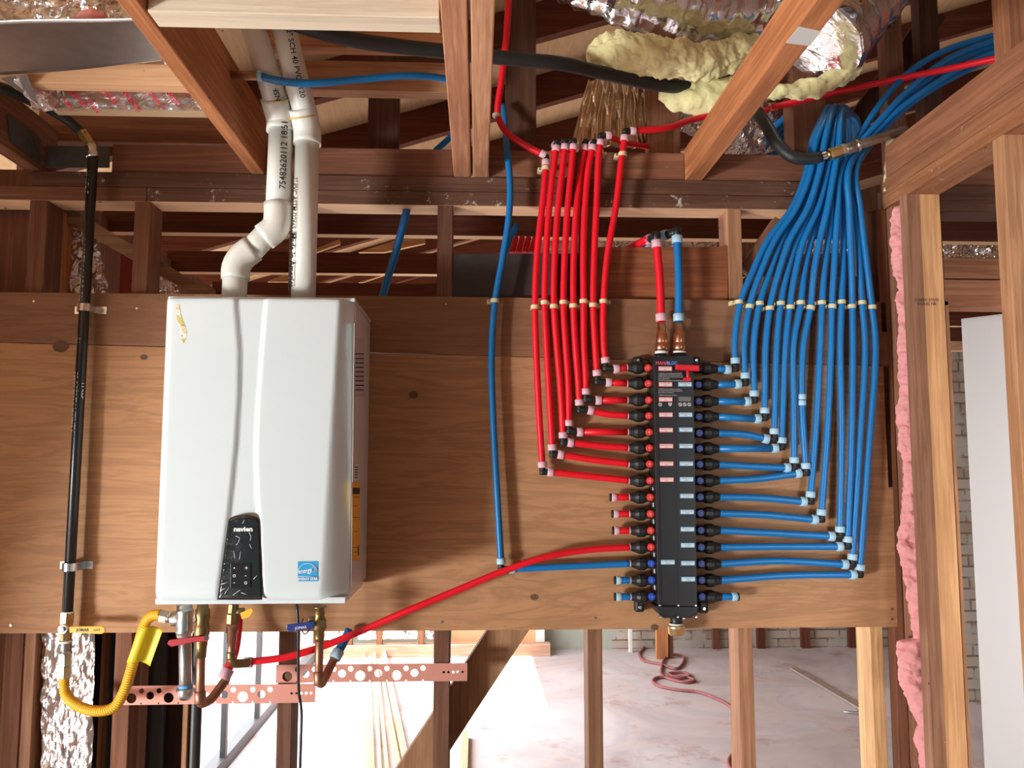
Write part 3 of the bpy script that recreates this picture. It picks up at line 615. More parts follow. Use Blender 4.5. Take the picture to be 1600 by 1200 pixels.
clamp(973, 241, -1, 'cream clamp high on the rightmost red tube near the top plate', Y=YT-.004)
clamp(773, 470, -1, 'cream clamp on lone blue tube at top edge of plywood')
o = obj('tube_clamp', MB().cyl(P(776, 183, -.072), P(776, 178, -.072), .012), M_CREAM); tag(o, 'cream clamp on red tube beside the double joist', 'clamp')
# lone blue tube with elbow
th = line('blue', [(786, 165, .10), (790, 205, .05), (792, 232, -.04), (797, 290, YT), (795, 340, YT), (786, 400, YT), (773, 474, YT), (768, 560, YT), (770, 640, YT), (776, 760, YT)], (783, 889), 880.5, 799, 876.5, [(900, 884.5)], 'lone blue tube dropping left of red tubes and turning right to manifold', None)
# red sweeping tube from heater outlet to port 12
th = thing('water_tube', P(372, 1034, -.12), 'long red tube sweeping from heater up to lower left manifold port', 'pipe')
obj('tube', MB().sweep(spl([P(391, 1034, -.14), P(440, 1028, -.13), P(480, 1018, -.12), P(520, 1004, -.11), P(580, 979, -.10), P(640, 953, -.10), P(710, 924, -.09), P(780, 895, -.085), P(850, 871, -.08), P(920, 859, -.065), P(986, 855, YT)]), .0088, 16), M_RED, th)
collar(th, P(388, 1035, -.14), (1, 0, .05), 'red', .0128, .02)
# ---------------- manifold ----------------
YM = -.095
mt = thing('water_manifold', P(1058, 970, -.05), 'black plumbing manifold with red and blue valve buttons on the plywood', 'manifold')
bl = [P(1028.5, 947, YM), P(1090, 947, YM), P(1083.5, 556, YM), P(1021, 556, YM)]
mb = MB().prism(bl, (0, .075, 0)); obj('body', mb, M_BLK, mt, bevel=.004)
mb = MB().prism([P(1021, 556, YM-.0015), P(1027.5, 556, YM-.0015), P(1034, 947, YM-.0015), P(1028.5, 947, YM-.0015)], (0, .003, 0)); obj('edge_rail', mb, M_BLKM, mt, bevel=.0012)
mb = MB().prism([P(1055, 556, YM-.0012), P(1083, 556, YM-.0012), P(1089, 947, YM-.0012), P(1060, 947, YM-.0012)], (0, .002, 0)); obj('cover_plate', mb, M_BLK, mt)
mb = MB().prism([P(1024, 947, -.085), P(1093, 947, -.085), P(1090, 959, -.085), P(1080, 966, -.085), P(1037, 966, -.085), P(1029, 959, -.085)], (0, .065, 0)); obj('end_block', mb, M_BLK, mt, bevel=.003)
for p in ((1031, 946), (1060, 946), (1087, 946), (1032, 964), (1059, 964), (1088, 964)):
    c = P(*p, YM-.001); obj('screw', MB().cyl(c+Vector((0, .01, 0)), c+Vector((0, -.002, 0)), .003, n=10), M_CHROME, mt)
c0 = P(1056.5, 962, -.06); c1 = P(1056.5, 977, -.06); obj('outlet', MB().cyl(c0, c1, .0155), M_BLKM, mt)
c0 = P(1056.5, 976, -.06); c1 = P(1057, 992, -.06); 
L_ = (c1-c0).length
obj('brass_cap', MB().lathe(c0, c1-c0, [(0, .021), (.003, .0225), (L_*.35, .0225), (L_*.4, .021), (L_-.003, .021), (L_, .018)], 24), plain('satin_brass', (.72, .48, .26), .4, .9, .1, 90, .1), mt, label='brass end cap')
obj('gasket', MB().cyl(c0+Vector((0, 0, .004)), c0, .0195), M_PAPER, mt, label='white gasket')
# top inlets
for (x, yb, col, r_) in ((1033.5, 553, 'red', .0175), (1061.5, 552, 'blue', .0175)):
    a_ = P(x, 570, -.06); b_ = P(x, yb, -.06); obj('inlet', MB().cyl(a_, b_, .019, n=24), M_BLK, mt)
    obj('gasket', MB().cyl(P(x, 554, -.06), P(x, 549, -.06), .0178), M_PAPER, mt, label='white gasket')
    z = [P(x, y, -.06) for y in (549, 537, 536, 520, 519, 505)]
    ax = z[5]-z[0]; t = [(q-z[0]).length for q in z]
    obj('copper_adapter', MB().lathe(z[0], ax, [(0, .016), (t[1]*.5, .0175), (t[1], .0165), (t[2], .0145), (t[2]+.002, .0152), (t[3]-.002, .0152), (t[3], .013), (t[4], .0112), (t[5], .0112)], 24), M_COP, mt, label='shiny copper adapter')
# mounting ears
for (x, y, s_) in ((997, 565, 1), (1088, 565, 1), (1000, 945, -1), (1100, 947, -1)):
    c = P(x, y, -.045); e = MB().box(c.x-.013, c.x+.013, c.y, c.y+.026, c.z-.02, c.z+.014); obj('mounting_ear', e, M_BLKM, mt, bevel=.006)
    q = P(x, y-2*s_+(2 if s_ < 0 else 0), -.045); obj('screw', MB().cyl(q+Vector((0, .005, 0)), q+Vector((0, -.003, 0)), .0048, n=12), M_CHROME, mt)
def tabs(rows, side):
    for k, y in enumerate(rows):
        sh = (y-575)/358*6; isblue = side < 0 or k >= 12
        if side > 0:
            vxp = 1013+sh; nut = [(980+sh*.9, .0080), (981+sh*.9, .0098), (988+sh, .0135), (993+sh, .0178), (1001+sh, .0178), (1006+sh, .013)]; neck = (1003+sh, 1024+sh)
        else:
            vxp = 1091+sh; nut = [(1121+sh, .0085), (1120+sh, .0108), (1112+sh, .0140), (1108+sh, .0178), (1099+sh, .0178), (1095+sh, .013)]; neck = (1099+sh, 1081+sh)
        p0 = P(nut[0][0], y, YT); ax = P(nut[-1][0], y, YT)-p0
        pr = [((P(a, y, YT)-p0).length, r_) for a, r_ in nut]
        obj('compression_nut', MB().lathe(p0, ax, pr, 12, True), M_BLKM, mt)
        obj('port_neck', MB().cyl(P(neck[0], y, YT), P(neck[1], y, YT), .0125), M_BLK, mt)
        if side > 0: obj('ring', MB().cyl(P(nut[0][0]-1, y, YT), P(nut[0][0]+1, y, YT), .0092), M_PINKC, mt)
        if side < 0 and k == 0: continue
        c = P(vxp, y-(0 if side > 0 else 0), -.070)
        v = obj('valve_button', MB().lathe(c+Vector((0, .018, 0)), (0, -1, 0), [(0, .0098), (.018, .0098), (.020, .0086)], 20), M_BLUV if isblue else M_REDV, mt, label='blue round valve button' if isblue else 'red round valve button')
        obj('slot', MB().box(c.x-.0012, c.x+.0012, c.y-.0035, c.y-.001, c.z-.006, c.z+.006).box(c.x-.005, c.x+.005, c.y-.0032, c.y-.001, c.z-.0012, c.z+.0012), plain('pale_%s_slot' % ('b' if isblue else 'r'), (.10, .20, .75) if isblue else (.85, .25, .2), .4), v)
        if side > 0 and k < 14:
            a_ = P(1018.5+sh, y+11, -.06); obj('indicator', MB().box(a_.x-.0015, a_.x+.0015, a_.y-.002, a_.y+.01, a_.z-.007, a_.z+.004), M_PAPER, mt, label='small white indicator tab')
            a_ = P(1018.5+sh, y+12.5, -.045); obj('side_web', MB().box(a_.x-.008, a_.x+.008, a_.y-.005, a_.y+.02, a_.z-.024, a_.z+.024), M_BLK, mt)
tabs(rowsL, 1); tabs(rowsR, -1)
# red T handle
th = thing('shutoff_handle', P(1075, 596, -.11), 'red plastic T handle tool resting on top of the black manifold', 'tool')
mb = MB().prism([P(1056.5, 569, -.118), P(1093, 570.5, -.118), P(1093, 580, -.118), P(1056.5, 577.5, -.118)], (0, .014, 0)); obj('grip', mb, M_REDP, th, bevel=.002)
obj('stem', MB().cyl(P(1074.5, 577, -.111), P(1075, 592, -.111), .0042), M_REDP, th)
mb = MB().prism([P(1068.5, 590, -.116), P(1080, 590, -.116), P(1080, 595.5, -.116), P(1068.5, 595, -.116)], (0, .012, 0)); obj('socket', mb, M_REDP, th, bevel=.001)
# sticker labels
XV = Vector((1, 0, 0)); ZV = Vector((0, 0, 1))
Rl = ['CLOTHES WASHER', 'KITCHEN SINK', 'BATH NO. 1 LAV', 'MASTER BATH LAV 1', 'MASTER BATH LAV 2', 'MASTER BATH SHOWER', 'BATH NO. 1 SHOWER', 'BATH NO. 2 LAV']
Bl = ['KITCHEN SINK', None, 'MASTER BATH LAV 1', 'MASTER BATH LAV 2', 'MASTER BATH SHOWER', 'BATH NO. 1 SHOWER', 'BATH NO. 2 LAV', 'MASTER BATH TOILET', 'BATH NO. 1 TOILET', 'BATH NO. 2 TOILET', 'ICE MAKER', 'OUTSIDE HOSE BIB', 'OUTSIDE BIB']
def sticker(px, py, s1, s2, red):
    c = P(px, py, YM-.0025); w_, h_ = .0185, .0062
    o = obj('port_label', MB().box(c.x-w_, c.x+w_, c.y, c.y+.0022, c.z-h_, c.z+h_), plain('red_border' if red else 'blue_border', (.65, .05, .08) if red else (.05, .30, .60), .5), mt, label='small printed port label')
    obj('paper', MB().box(c.x-w_+.0015, c.x+w_-.0015, c.y-.0005, c.y+.001, c.z-h_+.0013, c.z+h_-.0013), plain('pink_paper' if red else 'ice_paper', (.85, .72, .68) if red else (.66, .80, .86), .5), o)
    text('print', s1, .0040, c+Vector((0, -.0007, .0022)), XV, ZV, M_TXTR if red else M_TXTK, o, sx=min(1.0, .033/max(.001, len(s1)*.0026)))
    text('print', s2, .0040, c+Vector((0, -.0007, -.0024)), XV, ZV, M_TXTR if red else M_TXTK, o)
yl = [576, 600.5, 624, 648, 672, 697, 724.5, 749.5]
for k, y in enumerate(yl): sticker(1039.5+k*.35, y, Rl[k], 'HOT', True)
yr = [600.5, None, 648, 671.5, 697, 724.5, 749, 775, 800, 827, 852, 880, 905]
for k, y in enumerate(yr):
    if Bl[k]: sticker(1070+(k+1)*.42, y, Bl[k], 'COLD', False)
sticker(1043.5, 878.5, 'OUTSIDE HOSE BIB', 'COLD', False)
c = P(1070, 623.5, YM-.002); obj('blank_plate', MB().box(c.x-.0165, c.x+.0165, c.y, c.y+.002, c.z-.006, c.z+.006), plain('grey_blank', (.16, .16, .16), .5), mt, label='blank grey plate')
text('brand_lettering', 'MANA', .0125, P(1034.5, 567.5, YM-.0022), XV, ZV, plain('red_white_print', (.75, .10, .16), .5), mt, sx=.95, bold=.0004)
text('brand_lettering', 'BLOC', .0125, P(1050.3, 567.5, YM-.0022), XV, ZV, plain('blue_white_print', (.14, .30, .85), .5), mt, sx=.85, bold=.0004)
for (y, s_, sz) in ((583.5, '\u2022 Cut tubing square, insert fully, push until it clicks', .0036), (586, 'and tighten each nut by hand before the water is on.', .0036), (588.7, 'Use the proper inserts and check both ends for leaks', .0036), (591.5, 'before opening valve.', .0036), (594.6, '\u2022 DO NOT use pipe dope or any thread sealant', .0040), (608, '\u2022 DO NOT close the manifold in a wall without a', .0036), (610.6, 'clear opening. Protect from freezing, sunlight, paint,', .0036), (613.4, 'glues, solvents and adhesives.', .0036), (617.5, '\u2022 Cold-hot separation to 75 psi', .0040)):
    c = P(1028.5, y, YM-.0022); o = text('instructions', s_, sz, c, XV, ZV, M_TXTW, mt, sx=.86 if len(s_) > 40 else 1.0, align='LEFT')
for x, y in ((1063, 632), (1070, 632), (1077, 632), (1031.5, 632)):
    c = P(x, y, YM-.0022); n_ = 20
    mb = MB()
    vs = [c+Vector((math.cos(2*math.pi*k/n_)*r_, 0, math.sin(2*math.pi*k/n_)*r_)) for r_ in (.0048, .0036) for k in range(n_)]
    mb.add(vs, [(k, (k+1) % n_, n_+(k+1) % n_, n_+k) for k in range(n_)])
    mb.add([c+Vector((-.0038, 0, .0028)), c+Vector((-.0028, 0, .0038)), c+Vector((.0038, 0, -.0028)), c+Vector((.0028, 0, -.0038))], [(0, 1, 2, 3)])
    obj('symbol', mb, M_TXTW, mt, label='round white symbol')
mb = MB(); c = P(1047, 632, YM-.0022); mb.add([c+Vector((-.005, 0, .005)), c+Vector((.005, 0, .005)), c+Vector((.005, 0, -.001)), c+Vector((0, 0, -.0055)), c+Vector((-.005, 0, -.001))], [(0, 1, 2, 3, 4)]); obj('symbol', mb, plain('grey_print', (.5, .5, .5), .5), mt)
# short capped stubs on unused ports
def stub(px0, px1, y, col, label, side=1):
    a = P(px0, y, YT); b_ = P(px1, y, YT); d = (b_-a).normalized()
    th = thing('capped_stub', (b_.x, b_.y, b_.z-.01), label, 'pipe stub', 'capped tube stubs on unused ports')
    obj('tube', MB().cyl(a, b_, RT_), CS[col][0], th)
    L_ = (b_-a).length
    collar(th, b_-d*.004, d, col, .0112, .015); obj('plug', MB().cyl(b_+d*.003, b_+d*.0075, .0108), M_BLKM, th, label='black end plug')
for y, x, col, lab in ((777, 957, 'red', 'uppermost capped red stub on left of manifold'), (803, 960, 'red', 'middle capped red stub on left of manifold'), (829, 961, 'red', 'lowest capped red stub, above the sweeping red tube'), (906.5, 964, 'blue', 'upper capped blue stub on left of manifold'), (932.5, 964, 'blue', 'lower capped blue stub at bottom left of manifold')):
    stub(983+(y-575)/358*5, x, y, col, lab)
stub(1123, 1150, 932.5, 'blue', 'capped blue stub at bottom right of manifold')
# thick feeds
for (xa_, ya_, xb_, yb_, col, lab) in ((1026, 381, 1033, 496, 'red', 'thick red feed tube standing on top of the manifold'), (1058, 374, 1060.5, 496, 'blue', 'thick blue feed tube standing on top of the manifold')):
    a = P(xa_, ya_, -.06); b_ = P(xb_, yb_, -.06)
    th = thing('feed_tube', (b_.x, b_.y, b_.z-.012), lab, 'pipe')
    obj('tube', MB().sweep(spl([a, (a+b_)/2+Vector((.002, -.002, 0)), b_+Vector((0, 0, -.012))]), .0112, 18), CS[col][0], th)
    collar(th, b_+Vector((0, 0, 0)), a-b_, col, .0150, .021); collar(th, a, a-b_, col, .0148, .021)
    e0 = a+Vector((0, 0, .021)); obj('elbow', MB().cyl(e0-Vector((0, 0, .012)), e0+Vector((0, 0, .012)), .0118).cyl(e0, e0+Vector((-.022 if col == 'blue' else -.012, .03, 0)), .0118), M_BLKM, th)
    collar(th, e0+Vector((-.026 if col == 'blue' else -.014, .034, 0)), (-.7 if col == 'blue' else -.4, 1, 0), col, .0145, .018)
    obj('tube', MB().sweep(spl([e0+Vector((-.015, .025, 0)), e0+Vector((-.05, .10, -.005)), e0+Vector((-.08, .3, -.01))]), .0112, 16), CS[col][0], th)
# other blue runs
th = thing('water_tube', P(400, 120, -.20), 'wavy blue tube with copper end crossing in front of vent pipes', 'pipe')
obj('tube', MB().sweep(spl([P(405, 119, -.33), P(440, 127, -.33), P(485, 130, -.32), P(560, 124, -.26), P(640, 118, -.2), P(690, 122, -.15), P(712, 129, -.13)]), .0092, 16), M_BLUE, th)
obj('copper_end', MB().cyl(P(362, 117, -.33), P(408, 119, -.33), .0105), M_COPD, th, label='dull copper end')
collar(th, P(406, 119, -.33), (1, 0, -.03), 'blue', .013, .012)
run('water_tube', 'blue', [(637, 318, .045), (634, 335, .05), (618, 395, .08), (600, 455, .11), (590, 490, .12)], 'slanting blue tube dropping through hole in the top plate', r=.0112)
run('water_tube', 'blue', [(680, 236, .2), (700, 218, .2), (730, 190, .2)], 'short blue tube glimpsed left of the double joist', r=.0095)
run('water_tube', 'blue', [(789, 395, .3), (799, 370, .3), (808, 350, .3)], 'blue tube glimpsed left of the red risers below top plate', r=.0095)
for k in range(5):
    run('water_tube', 'blue', [(1245+2*k, 168+8*k, .22+.03*k), (1225, 184+9*k, .22+.03*k), (1207, 205+11*k, .24+.03*k), (1195, 240+10*k, .27+.03*k)], 'blue tube arcing behind brown post above top plate, %s from top' % ['first', 'second', 'third', 'fourth', 'fifth'][k], group='blue tubes arcing behind the post')
run('water_tube', 'red', [(1205, 168, .05), (1300, 146, .03), (1400, 124, .0), (1480, 108, -.05), (1560, 91, -.12), (1640, 76, -.2)], 'long straight red tube crossing above the blue tubes to right wall', r=.0092)
for k, x_ in enumerate((806, 816, 826, 836)):
    run('water_tube', 'red', [(x_, 372, .25), (x_-6, 396, .22)], 'short red tube glimpsed in gap under joist, %s from left' % ['first', 'second', 'third', 'fourth'][k], group='red tubes glimpsed under the joist')

# ======================= WATER HEATER =======================
YH = -.34
xL = P(246, 700, YH).x; xRr = P(546, 700, YH).x; zT = P(400, 465, YH).z; zBt = P(390, 941, YH).z; H = zT-zBt
ht = thing('water_heater', ((xL+xRr)/2, -.18, zBt), 'large white wall hung tankless water heater left of manifold', 'water heater')
obj('case', MB().box(xL+.004, xRr+.002, YH+.045, -.0185, zBt+.008, zT-.004), M_WHT2, ht, bevel=.006)
def ip(tab, y):
    for (a, b_), (c, d) in zip(tab, tab[1:]):
        if y <= c: return b_+(d-b_)*max(0, (y-a))/(c-a)
    return tab[-1][1]
G1 = [(465, 367), (550, 374), (620, 373), (700, 368), (760, 362), (805, 357), (941, 338)]
G2 = [(465, 417), (550, 410), (620, 405), (700, 401), (760, 402), (805, 405), (941, 412)]
def cover(u, v):
    z = zBt+H*v; py = 941-(941-465)*v
    X = xL+(xRr-xL)*u
    g1 = P(ip(G1, py), py, YH).x; g2 = P(ip(G2, py), py, YH).x
    def ss(a, b_, t): t = max(0, min(1, (t-a)/(b_-a))); return t*t*(3-2*t)
    rec = ss(g1-.003, g1+.006, X)*(1-ss(g2-.006, g2+.003, X))
    y = YH+.007*rec
    rr = .032+.030*(1-v); d = xRr-X
    if d < rr: t = (rr-d)/rr; y += .040*t**1.35
    rl = .022; d = X-xL
    if d < rl: t = (rl-d)/rl; y += .030*(1-math.sqrt(max(0, 1-t*t)))
    zz = z-zBt
    if zz < .03: t = (.03-zz)/.03; y += .022*(1-math.sqrt(max(0, 1-t*t)))
    if H-zz < .010: t = (.010-(H-zz))/.010; y += .008*(1-math.sqrt(max(0, 1-t*t)))
    y -= .006*math.sin(math.pi*u)*.8
    return Vector((X, y, z))
# non-uniform sampling around the edges and grooves
us = sorted(set([round(x, 5) for x in [i/90 for i in range(91)]+[.002, .005, .01, .018, .98, .99, .995, .998]])); vs_ = sorted(set([i/60 for i in range(61)]+[.003, .008, .014, .02, .03, .992, .997]))
V = [cover(u, v) for v in vs_ for u in us]; nu = len(us); nv = len(vs_)
fs = [(j*nu+i, j*nu+i+1, (j+1)*nu+i+1, (j+1)*nu+i) for j in range(nv-1) for i in range(nu-1)]
mb = MB().add(V, fs, True)
# skirt back to the case
ring_ = [i for i in range(nu)]+[j*nu+nu-1 for j in range(1, nv)]+[(nv-1)*nu+i for i in range(nu-2, -1, -1)]+[j*nu for j in range(nv-2, 0, -1)]
o_ = len(mb.v); mb.v += [Vector((V[i].x, YH+.07, V[i].z)) for i in ring_]
for k in range(len(ring_)): mb.f.append((ring_[k], ring_[(k+1) % len(ring_)], o_+(k+1) % len(ring_), o_+k)); mb.sm.append(False); mb.mi.append(0)
obj('front_cover', mb, M_WHT, ht)
obj('top_flange', MB().box(xL+.002, xRr+.004, YH+.02, -.0186, zT-.004, zT+.006), M_WHT, ht, bevel=.003)
obj('bottom_tray', MB().box(xL+.004, xRr-.004, YH+.012, -.03, zBt-.006, zBt+.008), M_WHT, ht, bevel=.002)
def cy(px, py, off=-.0015):   # point on the cover front
    p = P(px, py, YH); u = (p.x-xL)/(xRr-xL); v = (p.z-zBt)/H; q = cover(u, v); return Vector((q.x, q.y+off, q.z))
# control panel
n_ = 24
def cpan(u, v):
    py = 937-(937-812)*v
    a = 340+(357.5-340)*v; b_ = 410+(405-410)*v
    x = a+(b_-a)*u; py2 = py-(8*math.sin(math.pi*u)**.6)*v
    p = P(x, py2, YH-.0045); return Vector((p.x, YH-.0035-.003*math.sin(math.pi*u)-.0, p.z))
mb = MB().grid(14, 20, cpan)
cpn = obj('control_panel', mb, M_GLASSY, ht, solid=.006, label='glossy black control panel under crinkled film')
mb = MB().prism([P(360, 880, YH-.0108), P(392, 880, YH-.0108), P(392, 919, YH-.0108), P(359.5, 919, YH-.0108)], (0, .003, 0)); kp = obj('keypad', mb, plain('keypad_black', (.008, .008, .010), .25), cpn, bevel=.001)
text('brand_lettering', 'navien', .0145, P(380, 827, YH-.0115), XV, ZV, M_TXTW, cpn, sx=1.15, bold=.0006)
for (x, y, s_) in ((366, 888, '\u2022'), (385, 888, '+'), (366, 899, 'o'), (384, 899, '-'), (366, 910, '-'), (384, 910, 'o')):
    text('key_mark', s_, .014, P(x, y, YH-.0118), XV, ZV, M_TXTW, cpn)
# pale streaks in the protective film
for (pts) in (((368, 838), (374, 840), (372, 848), (369, 852)), ((389, 832), (392, 838), (391, 845)), ((390, 850), (393, 857)), ((351, 928), (358, 918)), ((364, 930), (372, 924), (376, 922)), ((345, 913), (356, 910)), ((346, 922), (352, 919)), ((377, 926), (386, 929)), ((365, 860), (367, 872)), ((376, 862), (374, 874)), ((382, 812), (379, 818)), ((396, 905), (402, 899)), ((343, 934), (348, 926))):
    q = spl([P(x, y, YH-.0098) for x, y in pts]) if len(pts) > 2 else [P(x, y, YH-.0098) for x, y in pts]
    obj('film_crease', MB().sweep(q, .0007, 5), plain('film_crease', (.7, .75, .8), .15), cpn, label='shiny crease in clear film')
# energy sticker
def cq(x0, x1, y0, y1, off): return [cy(x0, y1, off), cy(x1, y1, off), cy(x1, y0, off), cy(x0, y0, off)]
st = obj('efficiency_sticker', MB().add(cq(466, 497, 877, 908, -.0012), [(0, 1, 2, 3)]), M_LBLU, ht, label='square blue sticker')
arc = [cy(481.5+14.5*math.cos(math.pi*k/20), 893-13*math.sin(math.pi*k/20), -.0018) for k in range(21)]
obj('arc_line', MB().sweep(arc, .0006, 5), M_TXTW, st); obj('rule_line', MB().sweep([cy(467, 900, -.0018), cy(496, 900, -.0018)], .0005, 5), M_TXTW, st)
text('print', 'energy', .0155, cy(477.5, 891.5, -.0024), (1, 0, .12), ZV, M_TXTW, st, sx=.72, bold=.0002); text('print', 'ENERGY STAR', .0082, cy(481.5, 904.2, -.0024), XV, ZV, M_TXTW, st, sx=.86, bold=.0002)
star = [cy(490.5+(5.2 if k % 2 == 0 else 2.3)*math.sin(k*math.pi/5), 889.5-(6 if k % 2 == 0 else 2.4)*math.cos(k*math.pi/5), -.0026) for k in range(11)]
obj('star_outline', MB().sweep(star, .0005, 5), M_TXTW, st)
# smear of dried yellow adhesive
sm_l = [(275, 478), (276, 488), (277, 498), (279, 508), (282, 520), (286, 534)]; sm_r = [(281, 475), (282, 486), (285, 498), (290, 510), (293, 522), (288, 536)]
def smf(u, v):
    k = min(4.999, v*5); i = int(k); f = k-i
    a = (sm_l[i][0]*(1-f)+sm_l[i+1][0]*f, sm_l[i][1]*(1-f)+sm_l[i+1][1]*f); b_ = (sm_r[i][0]*(1-f)+sm_r[i+1][0]*f, sm_r[i][1]*(1-f)+sm_r[i+1][1]*f)
    w_ = .55-.3*v+.35*noise.noise(Vector((u*3, v*9, 0)))
    x = a[0]*(1-u)+b_[0]*u+2*noise.noise(Vector((u*6, v*14, 3))); return cy(x, a[1]*(1-u)+b_[1]*u, -.0006)
m, n, b = nt('dried_adhesive'); tc = n.nodes.new('ShaderNodeTexCoord'); nz = n.nodes.new('ShaderNodeTexNoise'); nz.inputs['Scale'].default_value = 55; nz.inputs['Detail'].default_value = 4
n.links.new(tc.outputs['Object'], nz.inputs['Vector']); rp = n.nodes.new('ShaderNodeValToRGB'); rp.color_ramp.elements[0].position = .46; rp.color_ramp.elements[0].color = (.62, .52, .16, 1); rp.color_ramp.elements[1].position = .56; rp.color_ramp.elements[1].color = (.80, .82, .78, 1)
n.links.new(nz.outputs['Fac'], rp.inputs[0]); n.links.new(rp.outputs[0], b.inputs['Base Color']); b.inputs['Roughness'].default_value = .5
obj('adhesive_smear', MB().grid(8, 40, smf), m, ht, label='yellowish smear near upper left corner')
# side stickers on right side
XS = xRr+.0025
def sq(x0, x1, y0, y1, off=.0006):
    x0 += 2.5; x1 += 2.5
    return [PXX(x0, y1, XS+off), PXX(x1, y1, XS+off), PXX(x1, y0, XS+off), PXX(x0, y0, XS+off)]
obj('side_panel', MB().prism([PXX(553, 505, XS), PXX(567, 525, XS), PXX(562, 895, XS), PXX(548, 915, XS)], (.0012, 0, 0)), M_WHT2, ht)
sl_ = obj('rating_label', MB().add(sq(551, 567, 528, 620, .0016), [(0, 1, 2, 3)]), plain('grey_label', (.55, .54, .52), .5), ht, label='grey printed rating label')
for k in range(9):
    y = 552+k*7; obj('print_line', MB().add(sq(552.5, 566, y, y+2.2, .0020), [(0, 1, 2, 3)]), M_TXTK, sl_)
oe = obj('guide_label', MB().add(sq(547.5, 560, 753, 876, .0016), [(0, 1, 2, 3)]), M_ORL, ht, label='amber energy guide label')
for (y0, y1, x0_, x1_2) in ((762, 772, 548.5, 559.5), (776, 777, 549, 559), (790, 791, 549, 556), (808, 809, 549, 559), (830, 831, 551, 556), (852, 868, 556.5, 558.5), (855, 856, 549, 555), (862, 863, 549, 555)):
    obj('print_line', MB().add(sq(x0_, x1_2, y0, y1, .0020), [(0, 1, 2, 3)]), M_TXTK, oe)
ob = obj('barcode_label', MB().add(sq(551, 557.5, 726, 751, .0018), [(0, 1, 2, 3)]), M_PAPER, ht, label='small white barcode label')
for k in range(5): obj('bar', MB().add(sq(552, 556.5, 729+k*4, 731+k*4, .0022), [(0, 1, 2, 3)]), M_TXTK, ob)

# ---------------- vent pipes ----------------
RP = .030
def vent(pts_s, label, fittings, prints):
    base = pts_s[0][0]
    th = thing('vent_pipe', (base.x, base.y, base.z), label, 'pipe')
    for seg in pts_s: obj('pipe', MB().sweep(spl(seg, .02) if len(seg) > 2 else seg, RP, 28), M_PVC, th)
    for seg in fittings: obj('fitting', MB().sweep(spl(seg, .012), .0345, 28), M_PVC, th)
    for (s_, a, b_, sz, bold) in prints:
        mid = (a+b_)/2; xd = (b_-a).normalized(); fr = (CP-mid).normalized(); yd = fr.cross(xd).normalized()
        text('pipe_print', s_, sz, mid, xd, yd, M_TXTK, th, bold=bold)
    return th
YV = -.23
a0 = P(366, 462, YV); a0.z = zT+.007
A = [a0, P(368, 425, YV)]
B1 = [P(386, 398, YV), P(425, 357, YV)]
Cc = [P(434, 330, YV), P(439, 205, YV)]
D = [P(436, 175, YV-.01), P(412, 95, YV-.09), P(392, 30, YV-.14), P(368, -60, YV-.19)]
def front(p, r=RP, dx=0): return p+Vector((dx, -r-.0006, 0))
t1 = vent([A, B1, Cc, D], 'left white vent pipe with offset bend rising from heater', [[P(368, 436, YV), P(369, 418, YV), P(378, 402, YV), P(396, 388, YV)], [P(412, 371, YV), P(430, 356, YV), P(434, 342, YV), P(434, 318, YV)], [P(438, 206, YV), P(438, 190, YV), P(434, 172, YV-.015), P(428, 152, YV-.035)]],
     [('75482620112 18:51', front(P(444, 290, YV), dx=.004), front(P(447, 207, YV), dx=.004), .022, .0003), ('NSF 2" SCH 40 DWV', front(P(440, 165, YV-.03)), front(P(413, 60, YV-.1)), .018, .0003)])
a0 = P(474, 462, YV); a0.z = zT+.007
t2 = vent([[a0, P(480, 225, YV)], [P(478, 180, YV-.01), P(462, 120, YV-.06), P(441, 30, YV-.12), P(425, -50, YV-.17)]], 'right straight white vent pipe standing on heater top', [[P(480, 226, YV), P(480, 208, YV), P(477, 188, YV-.012), P(472, 168, YV-.03)]],
     [('Made in America', front(P(461, 375, YV)), front(P(459, 447, YV)), .020, .0005), ('2" PVC ASTM D2665 112', front(P(465, 290, YV)), front(P(462, 372, YV)), .015, .0002), ('2" SCH 40 PVC 1120', front(P(450, 30, YV-.13)), front(P(482, 185, YV-.02)), .018, .0003)])
for th, c in ((t1, P(433, 160, YV-.028)), (t2, P(474, 184, YV-.02))):
    obj('primer_ring', MB().lathe(c, (P(430, 150, YV-.03)-P(437, 180, YV-.01)) , [(0, .0347), (.002, .0356), (.004, .0347)], 28), plain('primer_yellow', (.65, .45, .12), .4), th, label='yellow sealant ring')
for th, x in ((t1, 366), (t2, 474)):
    c = P(x, 462, YV); c.z = zT+.006; obj('base_flange', MB().cyl(c, c+Vector((0, 0, .008)), .036, n=28), M_GREYM, th, label='dark flange')

# ======================= GAS LINE =======================
gp = thing('gas_pipe', P(106, 985, -.06), 'black steel gas pipe running down left of the heater', 'pipe')
ga = P(145.5, 243, -.055); gb = P(105, 962, -.055)
obj('pipe', MB().cyl(ga, gb, .0134, n=24), plain('black_iron', (.010, .011, .011), .28, 0, .08, 40, .3), gp)
gd = (gb-ga).normalized()
def al(t, dx=0, dy=-.0139): p = ga.lerp(gb, t); return p+Vector((dx, dy, 0))
for (s_, t0, t1_) in (('X AFL 7', .01, .12), ('A / AL7E / A ADE  PRI 7', .17, .36), ('< 21', .38, .44), ('PROPERTY UTILITY', .46, .64)):
    a, b_ = al(t0), al(t1_); text('pipe_print', s_, .017, (a+b_)/2+Vector((-.007, .003, 0)), b_-a, Vector((1, -.5, 0)), M_TXTW, gp, sx=1.1)
a, b_ = al(.49), al(.56); text('pipe_print', 'U 20F', .017, (a+b_)/2+Vector((.007, .003, 0)), b_-a, Vector((1, .5, 0)), M_TXTW, gp)
